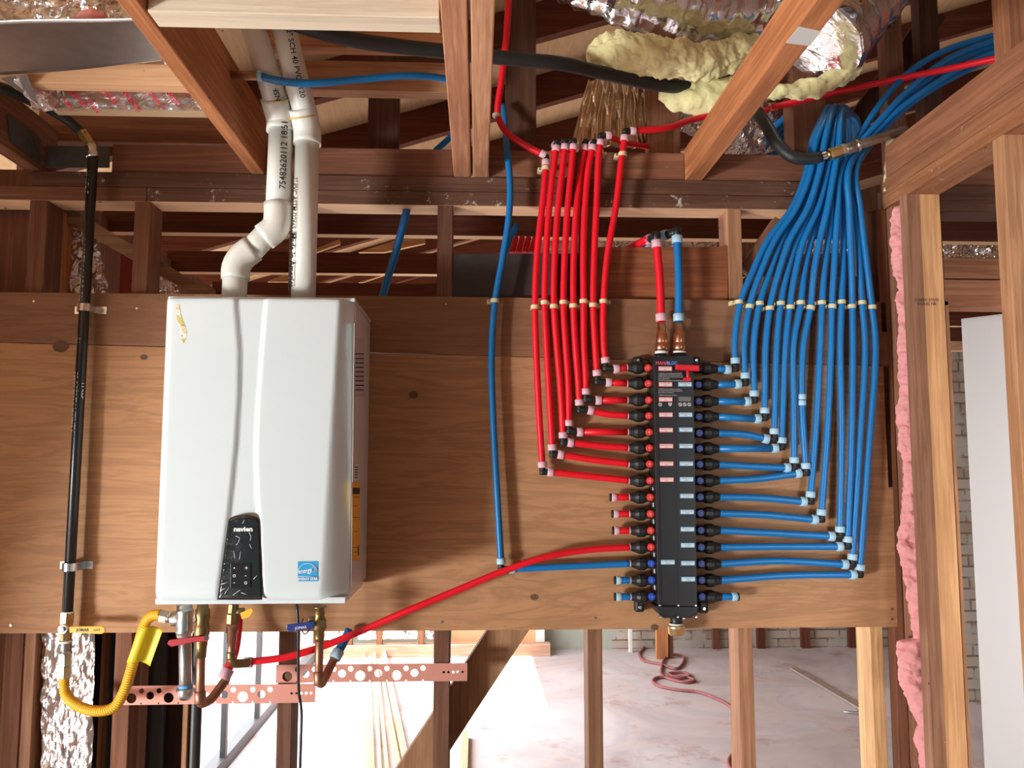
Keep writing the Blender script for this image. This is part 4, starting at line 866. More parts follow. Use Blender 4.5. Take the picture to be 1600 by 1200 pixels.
# top coupling and hose end
obj('coupling', MB().lathe(P(145.5, 247, -.055), P(141, 222, -.055)-P(145.5, 247, -.055), [(0, .0165), (.006, .018), (.014, .0165), (.018, .015), (.028, .0168), (.040, .015)], 20), M_CHROME, gp, label='zinc coupling with thread sealant')
obj('brass_nut', MB().cyl(P(142, 228, -.055), P(128, 206, -.06), .015, n=6, flat=True), M_BRASS, gp, label='brass nut')
th = tag(obj('gas_hose', MB().sweep(spl([P(133, 212, -.058), P(123, 203, -.06), P(105, 187, -.07), P(80, 172, -.10), P(50, 158, -.16), P(10, 140, -.25), P(-60, 120, -.4)]), .0135, 18), M_RUB), 'black gas hose leaving upper left behind foil wrapped box', 'hose')
# valve
def lat(par, name, x0, y0, x1, y1, Y, r, mat, n=20, flat=False, r2=None, label=None):
    return obj(name, MB().cyl(P(x0, y0, Y), P(x1, y1, Y), r, r2, n=n, flat=flat), mat, par, label=label)
YG = -.055
lat(gp, 'brass_nut', 105.5, 957, 104.5, 974, YG, .0165, M_BRASS, 6, True, label='brass nut')
lat(gp, 'sealant', 106, 955.5, 105.8, 958, YG, .0145, M_PAPER)
gv = thing('ball_valve', P(104, 1000, YG), 'brass gas valve with yellow handle below the black pipe', 'valve')
lat(gv, 'body', 104.5, 974, 103, 1000, YG, .0150, M_BRASS, 8, True)
c = P(99, 983, YG-.02); obj('stem', MB().cyl(c+Vector((0, .02, 0)), c+Vector((0, -.006, 0)), .0125), M_CHROME, gv); obj('stem_nut', MB().cyl(c+Vector((0, -.006, 0)), c+Vector((0, -.012, 0)), .007, n=6, flat=True), M_GREYM, gv)
mb = MB().prism([P(108, 979, YG-.026), P(158, 978, YG-.026), P(164, 981, YG-.026), P(164, 988, YG-.026), P(158, 991, YG-.026), P(108, 989, YG-.026)], (0, .004, 0)); hd = obj('handle', mb, M_YEL, gv, bevel=.002, label='yellow lever handle')
text('print', 'JOMAR', .010, P(129, 984.5, YG-.0266), (1, 0, 0), ZV, M_TXTK, hd, bold=.0003); text('print', 'GAS', .009, P(151, 984.5, YG-.0266), (1, 0, 0), ZV, M_TXTK, hd)
fl = thing('gas_connector', P(104, 1060, YG), 'yellow corrugated gas connector looping from valve to heater', 'hose')
lat(fl, 'union', 103, 1000, 102.5, 1020, YG, .0140, M_GREYM, label='grey steel union')
lat(fl, 'union_ring', 103, 1001, 103, 1004.5, YG, .0160, M_PAPER); lat(fl, 'union_ring', 102.5, 1018, 102.5, 1022, YG, .0160, M_CHROME)
lat(fl, 'hex_nut', 102.5, 1022, 102, 1040, YG, .0165, M_GALV, 6, True, label='grey hexagonal nut'); lat(fl, 'hex_nut', 102, 1041, 101, 1058, YG, .0185, M_GALV, 6, True, label='grey hexagonal nut')
path = spl([P(100.5, 1056, YG), P(100.5, 1068, YG), P(103, 1085, YG-.01), P(120, 1102, YG-.03), P(150, 1111, YG-.05), P(178, 1105, YG-.06), P(194, 1080, YG-.07), P(205, 1046, YG-.08), P(216, 1008, YG-.09), P(228, 972, YG-.10), P(238, 962, YG-.11), P(252, 960, YG-.12)], .0012)
obj('hose', MB().sweep(path, lambda a, t: .0122+.0011*math.sin(a*2*math.pi/.0062), 20), M_YEL, fl, label='ribbed yellow hose')
# wrapped tag
def tagw(u, v):
    a = P(226, 981, YG-.095).lerp(P(206, 1034, YG-.085), v); ang = -2.6+u*4.4
    if u < .75: return a+Vector((math.cos(ang)*.0145, math.sin(ang)*.0145, 0))
    q = a+Vector((math.cos(-2.6+.75*4.4)*.0145, math.sin(-2.6+.75*4.4)*.0145, 0)); return q+Vector((.030*(u-.75)/.25*(1), -.012*(u-.75)/.25+.006*math.sin(v*5), -.02*v*(u-.75)))
def tag2(u, v):
    a = P(228, 978, YG-.095).lerp(P(208, 1034, YG-.085), v)
    if u < .6:
        ang = math.pi*1.05+(u/.6)*math.pi*1.0; return a+Vector((math.cos(ang)*.0142, math.sin(ang)*.0142, 0))
    s_ = (u-.6)/.4; q = a+Vector((math.cos(math.pi*2.05)*.0142, math.sin(math.pi*2.05)*.0142, 0)); return q+Vector((.026*s_, .006*math.sin(s_*3), -.012*s_))
obj('warning_tag', MB().grid(24, 14, tag2), M_YTAG, fl, solid=.0006, label='yellow printed tag wrapped round hose')
# straps
for (x, y, lab) in ((138, 485, 'upper zinc strap holding black gas pipe to the plywood'), (116, 883, 'lower zinc strap holding black gas pipe to the plywood')):
    c = P(x, y, -.0185); cx = ga.lerp(gb, (y-243)/719).x
    prof = [(-.042, 0), (-.017, 0), (-.0165, -.03)]+[(-math.cos(math.pi*k/12)*.0165, -.036-math.sin(math.pi*k/12)*.0165) for k in range(13)]+[(.0165, -.03), (.017, 0), (.042, 0)]
    inn = [(-.042, -.0018), (-.019, -.0018), (-.0185, -.03)]+[(-math.cos(math.pi*k/12)*.0185, -.036-math.sin(math.pi*k/12)*.0185) for k in range(13)]+[(.0185, -.03), (.019, -.0018), (.042, -.0018)]
    poly = [Vector((cx+a, c.y+b_, c.z-.010)) for a, b_ in prof]+[Vector((cx+a, c.y+b_, c.z-.010)) for a, b_ in reversed(inn)]
    o = tag(obj('pipe_strap', MB().prism(poly, (0, 0, .020)), M_CHROME, loc=(cx, c.y, c.z-.01)), lab, 'strap')
    for s_ in (-1, 1):
        q = Vector((cx+s_*.031, c.y-.002, c.z)); obj('screw', MB().cyl(q, q+Vector((0, -.002, 0)), .0055, n=12), M_GREYM, o)

# ======================= FITTINGS UNDER HEATER =======================
Y1 = -.17
gt = thing('gas_tee', P(287, 1088, Y1), 'grey galvanized gas tee with drip leg under left of heater', 'pipe fitting')
lat(gt, 'pipe', 288, 944, 288, 995, Y1, .0185, M_GALV, 24); lat(gt, 'tee_bulge', 268, 966, 290, 967, Y1, .0185, M_GALV, 24)
obj('tee_body', MB().lathe(P(289, 950, Y1), P(288, 990, Y1)-P(289, 950, Y1), [(0, .019), (.008, .0215), (.014, .019), (.03, .022), (.05, .019), (.056, .021), (.062, .019)], 24), M_GALV, gt)
lat(gt, 'hex_nut', 251, 963, 262, 964.5, Y1, .0165, M_CHROME, 6, True, label='bright hexagonal nut'); lat(gt, 'thread', 261, 964, 268, 965, Y1, .0135, M_CHROME)
lat(gt, 'drip_leg', 289, 992, 290, 1078, Y1, .0148, M_GREYM, 24, label='steel drip leg')
for y in (993.5, 1072): lat(gt, 'tape', 289+(y-993)*.012, y-2.5, 289+(y-993)*.012, y+3, Y1, .0165, plain('blue_tape', (.12, .40, .75), .5), label='blue thread tape')
obj('drip_cap', MB().lathe(P(290, 1075, Y1), P(289, 1094, Y1)-P(290, 1075, Y1), [(0, .0195), (.004, .0205), (.010, .0190), (.018, .0185), (.027, .012)], 8), M_GALV, gt)
Y2 = -.20
cv = thing('copper_outlet_pipe', P(313, 1102, Y2), 'copper pipe with brass valve and red lever under heater left', 'pipe')
obj('brass_valve', MB().lathe(P(317, 944, Y2), P(314, 1022, Y2)-P(317, 944, Y2), [(0, .013), (.010, .014), (.012, .017), (.03, .018), (.045, .0155), (.05, .018), (.07, .0185), (.078, .0150), (.095, .0145), (.10, .0135), (.125, .0125)], 20), M_BRASSD, cv)
obj('side_port', MB().cyl(P(316, 966, Y2), P(303, 966, Y2-.01), .0110), M_BRASSD, cv)
lat(cv, 'pipe', 314, 1018, 312.5, 1090, Y2, .0105, M_COPD, 20); lat(cv, 'pipe_elbow', 312.7, 1080, 312.7, 1099, Y2, .0135, M_COPD, 20)
obj('pipe', MB().sweep(spl([P(312.7, 1096, Y2), P(316, 1099, Y2+.01), P(330, 1092, Y2+.04), P(347, 1070, Y2+.06), P(354, 1060, Y2+.07)]), .0110, 16), M_COPD, cv)
obj('handle', MB().prism([P(325, 993, Y2-.024), P(325, 1002, Y2-.024), P(300, 1004, Y2-.024), P(267, 1011, Y2-.024), P(261, 1006, Y2-.024), P(264, 1000, Y2-.024), P(295, 996, Y2-.024)], (0, .004, 0)), plain('dark_red_lever', (.42, .01, .02), .4), cv, bevel=.0015, label='red lever handle')
obj('handle_nut', MB().cyl(P(323, 997, Y2-.02), P(323, 997, Y2-.034), .0065, n=6, flat=True), M_GREYM, cv)
# red tube rising behind from the copper stub
th = thing('water_tube', P(350, 1060, Y2+.07), 'short red tube rising from copper stub behind the perforated strap', 'pipe')
obj('tube', MB().sweep(spl([P(353, 1052, Y2+.07), P(361, 1035, Y2+.08), P(367, 1015, Y2+.10), P(371, 985, Y2+.12), P(373, 955, Y2+.13)]), .0115, 16), M_RED, th)
collar(th, P(353, 1053, Y2+.07), P(359, 1041, Y2+.08)-P(350, 1058, Y2+.07), 'red', .0155, .026)
Y3 = -.18
hv = thing('hot_outlet_pipe', P(362, 1032, Y3), 'copper pipe with yellow lever turning right into sweeping red tube', 'pipe')
obj('brass_nut', MB().lathe(P(365, 944, Y3), P(363, 976, Y3)-P(365, 944, Y3), [(0, .0125), (.02, .0135), (.024, .0155), (.045, .0155), (.05, .013)], 8, True), M_BRASSD, hv)
obj('copper_body', MB().lathe(P(363, 974, Y3), P(361, 1028, Y3)-P(363, 974, Y3), [(0, .0142), (.022, .0142), (.024, .0118), (.045, .0118), (.047, .0092), (.07, .0092), (.074, .0110), (.085, .0112)], 20), M_COPD, hv)
obj('elbow', MB().sweep(spl([P(361, 1018, Y3), P(361.5, 1030, Y3), P(366, 1036, Y3+.005), P(378, 1036.5, Y3+.02), P(388, 1035, -.145)], .004), .0108, 16), M_BRASSD, hv)
obj('handle', MB().prism([P(375, 958, Y3-.02), P(393, 950, Y3-.02), P(396, 955, Y3-.02), P(390, 964, Y3-.02), P(378, 968, Y3-.02)], (0, .004, 0)), M_YEL, hv, bevel=.001, label='small yellow lever')
lat(hv, 'side_port', 364, 957, 382, 955, Y3, .009, M_BRASSD)
Y4 = -.18
cw = thing('cold_inlet_pipe', P(497, 1072, Y4), 'copper pipe with brass valve and blue lever under heater right', 'pipe')
obj('brass_valve', MB().lathe(P(499, 948, Y4), P(499, 1002, Y4)-P(499, 948, Y4), [(0, .019), (.003, .0125), (.018, .0135), (.022, .0115), (.032, .0165), (.052, .0175), (.056, .013), (.075, .0120), (.082, .0105)], 20), M_BRASSD, cw)
lat(cw, 'pipe', 499, 998, 498, 1058, Y4, .0100, M_COPD, 20); lat(cw, 'pipe_elbow', 498, 1049, 498.5, 1070, Y4, .0128, M_COPD, 20)
obj('pipe', MB().sweep(spl([P(498, 1066, Y4), P(502, 1068, Y4+.01), P(512, 1050, Y4+.06), P(524, 1026, Y4+.10)]), .0110, 16), M_COPD, cw)
obj('side_port', MB().cyl(P(499, 970, Y4), P(481, 968, Y4-.008), .0085), M_BRASSD, cw)
obj('retaining_loop', MB().sweep(spl([P(474, 966, Y4-.008), P(470, 978, Y4-.012), P(476, 991, Y4-.015), P(483, 984, Y4-.012), P(484, 974, Y4-.008)]), .0016, 6), M_BLK, cw)
hb = obj('handle', MB().prism([P(491, 971, Y4-.025), P(491, 982, Y4-.025), P(452, 987, Y4-.025), P(447, 983, Y4-.025), P(448, 976, Y4-.025)], (0, .004, 0)), plain('blue_lever', (.01, .03, .18), .35), cw, bevel=.0015, label='blue lever handle')
obj('handle_nut', MB().cyl(P(504, 975, Y4-.01), P(504, 975, Y4-.03), .0095, n=8, flat=True), M_BRASSD, cw)
text('print', 'JOMAR', .009, P(470, 981, Y4-.0256), (1, 0, .1), ZV, M_TXTW, hb)
th = thing('water_tube', P(523, 1030, Y4+.1), 'short blue tube rising from copper stub behind sweeping red tube', 'pipe')
obj('tube', MB().sweep(spl([P(526, 1023, Y4+.10), P(537, 1003, Y4+.12), P(546, 985, Y4+.14)]), .0118, 16), M_BLUE, th)
collar(th, P(526, 1023, Y4+.10), P(534, 1008, Y4+.12)-P(524, 1027, Y4+.10), 'blue', .0155, .024)
th = tag(obj('power_cord', MB().sweep(spl([P(464, 944, -.16), P(466, 985, -.16), P(466, 1040, -.15), P(467, 1080, -.14), P(471, 1110, -.12), P(470, 1160, -.12), P(468, 1230, -.12), P(468, 1400, -.12)]), .0035, 10), M_BLK), 'thin black power cord hanging from bottom of heater', 'cord')
# perforated copper straps
def strap(c0, c1, hpx, Y, label, slots):
    a = P(*c0, Y); b_ = P(*c1, Y); ud = (b_-a); L_ = ud.length; ud.normalize(); vd = Vector((-ud.z, 0, ud.x)); h = hpx*1.72/1000*(CP.y*-1+Y)/2.28
    outer = [Vector((0, -h/2, 0)), Vector((L_, -h/2, 0)), Vector((L_, h/2, 0)), Vector((0, h/2, 0))]
    polys = [outer]; 
    def hole(u, v, r_, n=18): return [Vector((u+math.cos(2*math.pi*k/n)*r_, v+math.sin(2*math.pi*k/n)*r_, 0)) for k in range(n)]
    k = 0; u = .03+ (0 if slots >= 0 else .09)
    lim = L_-(.10 if slots else .02)
    seq = [(.0130, -.007), (.0068, .011), (.0100, -.001), (.0068, .011)]; seqi = 0
    while u < lim:
        r_, v = seq[seqi % 4]; polys.append(hole(u, v*(1 if (seqi//4) % 1 == 0 else -1), r_))
        polys.append(hole(u, -.0205 if r_ < .009 else .0205, .0022, 10)) if (r_ < .009) else None
        u += r_+seq[(seqi+1) % 4][0]+.0055; seqi += 1
    for e_ in ([L_-.012-.0125*j for j in range(5)]): polys.append(hole(e_, 0, .0035, 8))
    polys = [p for p in polys if p]
    tris = tessellate_polygon(polys); flat = [p for pl in polys for p in pl]
    W_ = lambda p, t: a+ud*p.x+vd*p.y+Vector((0, t, 0))
    mb = MB(); nn = len(flat); mb.add([W_(p, 0) for p in flat]+[W_(p, .0012) for p in flat], [tuple(t) for t in tris]+[tuple(i+nn for i in reversed(t)) for t in tris])
    o_ = 0
    for pl in polys:
        m_ = len(pl)
        for k in range(m_): mb.f.append((o_+k, o_+(k+1) % m_, nn+o_+(k+1) % m_, nn+o_+k)); mb.sm.append(False); mb.mi.append(0)
        o_ += m_
    return tag(obj('perforated_strap', mb, M_COPS), label, 'strap')
strap((187, 1087), (493, 1083), 28, -.012, 'lower left copper coloured perforated strap behind pipes', 1)
strap((431, 1053), (730, 1050), 27, -.0105+.006, 'upper right copper coloured perforated strap reaching middle stud', 1)

# ======================= LEFT LOWER: studs, pipes, foil =======================
zlo = 0
def lo(name, l, r, Y, dep, mat, label, cat, top=990, yr=1100, z1=None):
    return bx(name, xl(l, yr, Y), xl(r, yr, Y), Y, Y+dep, 0, z1 if z1 else P(100, top, Y).z+.3, mat, label, cat)
M_LS = W('Z', (.24, .12, .075), flecks=.1)
lo('wall_stud', 4, 28, .10, .09, M_LS, 'dim brown stud at far lower left corner', 'stud')
lo('wall_stud', 29, 51, .005, .05, W('Z', (.36, .19, .11)), 'orange tan stud left of foil covered strip', 'stud')
lo('wall_stud', 154, 160, .10, .09, W('Z', (.45, .27, .16)), 'thin pale stud edge right of the foil strip', 'stud')
lo('wall_stud', 176, 196, .06, .05, W('Z', (.27, .15, .11)), 'brown stud left of yellow hose loop behind strap', 'stud')
lo('wall_stud', 197, 217, .06, .05, W('Z', (.31, .18, .13)), 'greyish brown stud right of yellow hose loop', 'stud')
lo('wall_stud', 221, 228, .13, .05, W('Z', (.42, .25, .15)), 'thin tan stud edge beside black drain pipe', 'stud')
lo('wall_stud', 286, 294, .10, .05, W('Z', (.40, .22, .12)), 'thin tan stud edge below the drip leg', 'stud')
for (x, r_, Y, lab) in ((167, .026, .16, 'black vertical drain pipe right of foil strip'), (238, .030, .17, 'black vertical drain pipe behind perforated strap'), (303, .016, .12, 'slim black vertical pipe at edge of bright window')):
    a = P(x, 1200, Y); b_ = P(x, 1000, Y); z = b_.z+.35
    tag(obj('drain_pipe', MB().cyl(Vector((a.x, Y, .0)), Vector((a.x, Y, z)), r_, n=20), plain('abs_black', (.035, .035, .033), .45, 0, .1, 20, .2)), lab, 'pipe')
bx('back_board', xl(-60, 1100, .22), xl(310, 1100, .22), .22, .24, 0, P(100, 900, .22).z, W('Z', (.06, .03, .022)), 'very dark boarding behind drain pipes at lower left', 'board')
def crumple(name, fn, nu, nv, amp, sc, mat, label, cat='foil', nrm_=Vector((0, -1, 0)), solid=.0008, seed=0, parent=None, smooth=False, zs=1.0):
    def g(u, v):
        p = Vector(fn(u, v)); q = p*sc; q.z *= zs; q += Vector((seed*3.1, seed, 0))
        d = noise.noise(q)+.5*noise.noise(q*2.3)+.35*(abs(noise.noise(q*4.1))-.2)
        return p+nrm_*(amp*d)+Vector((noise.noise(q*1.7+Vector((9, 0, 0)))*amp*.5, 0, noise.noise(q*1.9+Vector((0, 9, 0)))*amp*.4))
    o = obj(name, MB().grid(nu, nv, g, smooth), mat, parent, solid=solid)
    if parent is None: tag(o, label, cat)
    elif label: o['label'] = label
    return o
def bil(c00, c10, c01, c11):
    c = [Vector(x) for x in (c00, c10, c01, c11)]
    return lambda u, v: (c[0]*(1-u)+c[1]*u)*(1-v)+(c[2]*(1-u)+c[3]*u)*v
crumple('foil_insulation', bil(P(62, 1330, .03), P(140, 1330, .03), P(67, 930, .03), P(150, 930, .03)), 40, 160, .008, 34, foilmat('foil_strip', (.92, .84, .82), .3, .22, 22), 'shiny crinkled foil insulation strip at lower left behind yellow valve', seed=2, zs=.5)
crumple('foil_insulation', bil(P(97, 470, .16), P(172, 470, .16), P(97, 355, .16), P(150, 365, .16)), 30, 40, .014, 22, M_FOILP, 'crumpled foil insulation behind black pipe above plywood', seed=4)
crumple('foil_insulation', bil(P(240, 470, .3), P(285, 470, .3), P(240, 415, .3), P(270, 425, .3)), 14, 14, .008, 30, M_FOIL, 'scrap of silver foil just above heater top left corner', seed=5)
tag(obj('red_board', MB().box(xl(187, 440, .35), xl(208, 440, .35), .35, .37, 0, P(190, 392, .35).z), plain('red_paint', (.35, .05, .03), .6)), 'dull red board glimpsed left of heater above plywood', 'board')
# foil glimpsed in gaps under the joist
crumple('foil_insulation', bil(P(800, 402, .9), P(900, 402, .9), P(800, 366, .9), P(900, 366, .9)), 40, 14, .02, 16, M_FOILP, 'bright foil glimpsed behind the red risers', seed=6)
crumple('foil_insulation', bil(P(930, 395, .9), P(1120, 395, .9), P(930, 366, .9), P(1120, 366, .9)), 60, 12, .02, 16, M_FOIL, 'silver foil strip behind heads of the thick feed tubes', seed=7)
crumple('foil_insulation', bil(P(1470, 402, .8), P(1570, 402, .8), P(1470, 370, .8), P(1570, 370, .8)), 40, 14, .02, 18, M_FOIL, 'bright foil in the gap above the white door', seed=8)
crumple('foil_insulation', bil(P(1225, 396, .9), P(1345, 396, .9), P(1225, 370, .9), P(1345, 370, .9)), 40, 12, .02, 16, M_FOIL, 'silver foil glimpsed between the fanned blue tubes', seed=12)

# ======================= UPPER LEFT: duct, foil boot =======================
ZD = ZB+.035
q = [PZ(-80, 40, ZD), PZ(232, 24, ZD), PZ(274, 92, ZD), PZ(-80, 124, ZD)]
mb = MB().prism(q, (0, 0, .012))
dd = thing('sheet_metal_duct', (-.9, -.6, ZD), 'flat galvanized sheet metal duct at upper left corner', 'duct')
def dsh(u, v):
    p = (q[0]*(1-u)+q[1]*u)*(1-v)+(q[3]*(1-u)+q[2]*u)*v; return p+Vector((0, 0, .004*math.sin(u*5+v*2)+.003*math.sin(v*3.1)))
obj('bottom_panel', MB().grid(30, 14, dsh), M_GALV, dd, solid=.0015)
p0, p1 = P(205, 102, -.50), P(252, 96, -.50)
obj('torn_flap', MB().prism([P(205, 100, -.50), P(252, 94, -.50), P(234, 78, -.50)], (0, .002, 0)), M_FOILB, dd, label='folded foil flap')
obj('seal_tab', MB().prism([P(256, 88, -.52), P(272, 88, -.52), P(273, 101, -.52), P(257, 100, -.52)], (0, .002, 0)), M_SEAL, dd, label='white tab')
bx('cross_board', P(10, 118, -.44).x, xl(391, 270)-.001, -.44, -.40, P(150, 131, -.44).z, P(150, 98, -.44).z, W('X', (.56, .33, .18), contrast=.2), 'light tan board between duct and foil wrapped box', 'board')
fb = thing('foil_wrapped_box', P(190, 172, -.36), 'foil taped register box with red lettering at upper left', 'box')
zf0 = P(190, 171, -.34).z; xf0, xf1 = P(78, 160, -.34).x, P(318, 160, -.34).x
zf1 = P(190, 131, -.34).z
def fp(u, v): return Vector((xf0+(xf1-xf0)*u, -.34-.012*v, zf0+(zf1-zf0)*v))
crumple('front_panel', fp, 70, 14, .003, 24, foilmat('foil_flat', (.82, .82, .84), .25, .25, 14), 'silver foil face', seed=9, parent=fb)
obj('liner', MB().box(xf0+.002, xf1-.002, -.325, -.30, zf0, zf1), plain('cardboard', (.5, .34, .2), .8), fb)
for k, (x, y) in enumerate([(110, 142), (125, 158), (152, 137), (172, 152), (190, 137), (200, 152), (220, 137), (240, 153), (258, 138), (268, 152), (287, 137), (303, 142), (105, 163), (145, 165), (210, 165)]):
    c = P(x, y, -.362); text('red_lettering', 'SCREEN' if k % 2 else 'SHIELD', .013, c, Vector((.62, 0, -.78)), Vector((.78, 0, .62)), plain('foil_red', (.65, .05, .07), .5), fb, bold=.0004, sx=.95)
def corner(u, v): return P(28, 118, -.46).lerp(P(88, 130, -.36), u).lerp(P(50, 172, -.38).lerp(P(88, 175, -.36), u), v)
crumple('crumpled_corner', corner, 22, 22, .030, 26, M_FOILP, 'crumpled foil corner', seed=10, parent=fb)
mb = MB().prism([P(0, 122, -.45), P(42, 117, -.47), P(60, 163, -.40)], (0, .002, 0)); obj('side_flap', mb, M_GALV, fb)
crumple('foil_insulation', bil(P(-60, 40, -.56), P(225, 30, -.56), P(-60, -60, -.50), P(215, -60, -.50)), 70, 30, .035, 16, M_FOIL, 'crumpled silver foil sheet above duct in top left corner', seed=11)
def blob(name, path, rad, amp, sc, mat, label, cat, nring=40, step=.008, squash=None, seed=0, kind=None, rw=None):
    pts = spl(path, step)
    def disp(q, p, r):
        s_ = q*sc+Vector((seed*5.3, 0, 0)); d = noise.fractal(s_, .9, 2.0, 5)+.22*noise.noise(s_*7)
        o = q+(q-p).normalized()*amp*d
        if squash: o = Vector((o.x, p.y+(o.y-p.y)*squash, o.z))
        return o
    f = (lambda a, t: max(.003, rw(t))) if rw else rad
    return tag(obj(name, MB().sweep(pts, f, nring, disp=disp), mat), label, cat)
blob('insulation_tuft', [P(113, 28, -.60), P(130, 30, -.60), P(150, 26, -.60), P(166, 24, -.60)], .012, .006, 60, M_INSP, 'tuft of pink insulation on top of the sheet metal duct', 'insulation', rw=lambda t: .014*math.sin(math.pi*min(1, max(.05, t)))+.002, seed=1)
# ======================= UPPER RIGHT: ducts & insulation =======================
def duct(name, path, r, mat, label, seed, amp=.02, ribs=.05, sc=9, rw=None):
    pts = spl(path, .01)
    def disp(q, p, rr):
        s_ = q*sc+Vector((seed*4.1, 0, 0)); d = noise.noise(s_)*.6+.5*abs(noise.noise(s_*2.6))+.2*noise.noise(s_*6)
        return q+(q-p).normalized()*amp*d
    f = lambda a, t: (r if rw is None else rw(t))+.0035*math.sin(a*2*math.pi/ribs)
    return tag(obj(name, MB().sweep(pts, f, 72, disp=disp), mat), label, 'duct')
M_DUCT = foilmat('foil_duct', (.80, .78, .78), .16, .28, 13)
duct('flexible_duct', [P(1450, -190, -.05), P(1385, -90, -.06), P(1320, 0, -.07), P(1272, 62, -.08)], .145, M_DUCT, 'large silver flexible duct right of the cut joist', 3, amp=.014)
duct('flexible_duct', [P(880, -100, -.06), P(985, -50, -.06), P(1090, -22, -.05), P(1200, -28, -.02)], .150, M_DUCT, 'large silver flexible duct left of the cut joist above yellow insulation', 5, amp=.016)
# yellow fibreglass
blob('insulation_batt', [P(918, 88, -.09), P(932, 84, -.09), P(962, 82, -.09), P(1000, 86, -.10), P(1050, 92, -.10), P(1110, 93, -.07), P(1180, 74, -.02)], .05, .017, 17, M_INSY, 'torn pale yellow fibreglass insulation hanging over black hose', 'insulation', nring=90, step=.004, squash=.8, rw=lambda t: .060*min(1, .12+t*7)**.6-.016*t, seed=2)
blob('insulation_batt', [P(1030, 148, .03), P(1070, 152, .03), P(1110, 150, .03), P(1160, 136, .03)], .035, .012, 16, M_INSY, 'lower lump of pale yellow insulation just left of cut joist', 'insulation', nring=48, step=.006, squash=.8, rw=lambda t: .050*math.sin(math.pi*min(1, .08+t*.8))**.7, seed=3)
blob('insulation_batt', [P(1190, 146, -.05), P(1230, 142, -.05), P(1270, 138, -.05), P(1310, 124, -.05), P(1352, 100, -.05)], .02, .012, 22, M_INSY, 'strip of yellow insulation under the right silver duct', 'insulation', nring=40, step=.006, squash=1.0, rw=lambda t: .028*math.sin(math.pi*(.08+.88*t))**.5-.004*t, seed=4)
# crumpled foil skirt, brown reflections put into its tint
def skirt(u, v):
    x = (890+122*u)*(1-v)+(918+86*u)*v; y = 234-108*v
    p = P(x, y, .17); f = math.sin(u*34+2*math.sin(v*4))*.008+math.sin(u*71+v*5)*.004; return p+Vector((0, -.03*math.sin(math.pi*u)+f, 0))
crumple('foil_skirt', skirt, 100, 40, .006, 14, M_FOILB, 'pleated foil tinted with brown reflections hanging behind tops of the red tubes', seed=13, smooth=True)
crumple('foil_insulation', bil(P(1010, 190, .20), P(1100, 215, .20), P(1000, 130, .20), P(1100, 160, .20)), 34, 20, .014, 22, M_FOIL, 'silver foil edge below the lower yellow insulation lump', seed=14)
crumple('foil_insulation', bil(P(1130, 250, .25), P(1210, 235, .25), P(1140, 160, .25), P(1215, 160, .25)), 24, 24, .014, 22, M_FOIL, 'silver foil behind the black hose right of cut joist', seed=15)
blob('foam_patch', [P(1391, 217, -.03), P(1390, 240, -.035), P(1387, 265, -.035), P(1385, 300, -.03)], .01, .005, 50, M_FOAM, 'yellowish foam sealant streak at upper right corner', 'sealant', nring=20, rw=lambda t: .011-.004*t, seed=9)
# black gas hose across top with fittings
hs = thing('gas_hose', P(1280, 247, -.10), 'long black gas hose crossing overhead and ending in brass fitting at right', 'hose')
obj('hose', MB().sweep(spl([P(360, 8, -.40), P(410, 18, -.40), P(470, 40, -.39), P(540, 60, -.36), P(620, 72, -.30), P(710, 82, -.24), P(800, 92, -.20), P(880, 100, -.16), P(950, 116, -.10), P(1040, 134, -.02), P(1120, 140, .06), P(1170, 165, .02), P(1195, 192, -.04), P(1215, 225, -.08), P(1240, 246, -.10), P(1270, 248, -.10), P(1282, 245, -.10)]), lambda a, t: .0185-.003*min(1, max(0, t*6-5)), 18), M_RUB, hs)
def sg(a, b_, r_, mat, nm, n=20, flat=False, lab=None): obj(nm, MB().cyl(P(*a, -.10), P(*b_, -.10), r_, n=n, flat=flat), mat, hs, label=lab)
obj('steel_ribs', MB().lathe(P(1278, 246, -.10), P(1297, 241, -.10)-P(1278, 246, -.10), [(0, .011), (.003, .0125), (.006, .0105), (.009, .0125), (.012, .0105), (.015, .0125), (.018, .0105), (.021, .0125), (.024, .0105), (.03, .012)], 20), M_CHROME, hs, label='bright ribbed steel end')
sg((1295, 242), (1309, 238), .0165, M_BRASS, 'brass_nut', 6, True, 'brass nut'); sg((1307, 238.5), (1316, 235.5), .0155, M_BRASS, 'brass_nut', 6, True, 'brass nut')
sg((1315, 236), (1321, 234), .0175, M_CHROME, 'coupling', 6, True); sg((1320, 234.5), (1338, 228), .0165, M_GREYM, 'coupling'); sg((1337, 228.5), (1341, 227), .0185, M_CHROME, 'coupling')
obj('steel_pipe', MB().cyl(P(1339, 227.5, -.10), P(1415, 202, -.09), .0130, n=20), M_GREYM, hs, label='grey galvanized pipe')
# wall insulation pink, in the right corner
ED = [(325, 1394), (332, 1390), (380, 1388), (430, 1393), (448, 1398), (455, 1401), (470, 1395), (490, 1400), (560, 1400), (620, 1402), (640, 1397), (680, 1400), (700, 1399), (708, 1406), (760, 1408), (820, 1402), (850, 1397), (870, 1402), (900, 1408), (960, 1418), (996, 1424), (1001, 1398), (1020, 1396), (1040, 1402), (1060, 1400), (1090, 1414), (1130, 1430), (1150, 1424), (1170, 1430), (1240, 1442)]
def batt(u, v):
    py = 325+(1240-325)*v; xl_ = ip(ED, py)+1.5*noise.noise(Vector((py*.21, 3, 0)))+1.5*noise.noise(Vector((py*.07, 9, 0))); xr_ = 1424+(py-325)*.034
    x = xl_+(xr_-xl_)*u; p = P(x, py, -.055); q_ = p*34
    d = noise.fractal(q_, .9, 2.0, 4); return p+Vector((0, -.030*math.sin(math.pi*(.12+.76*u))+.010*d, 0))
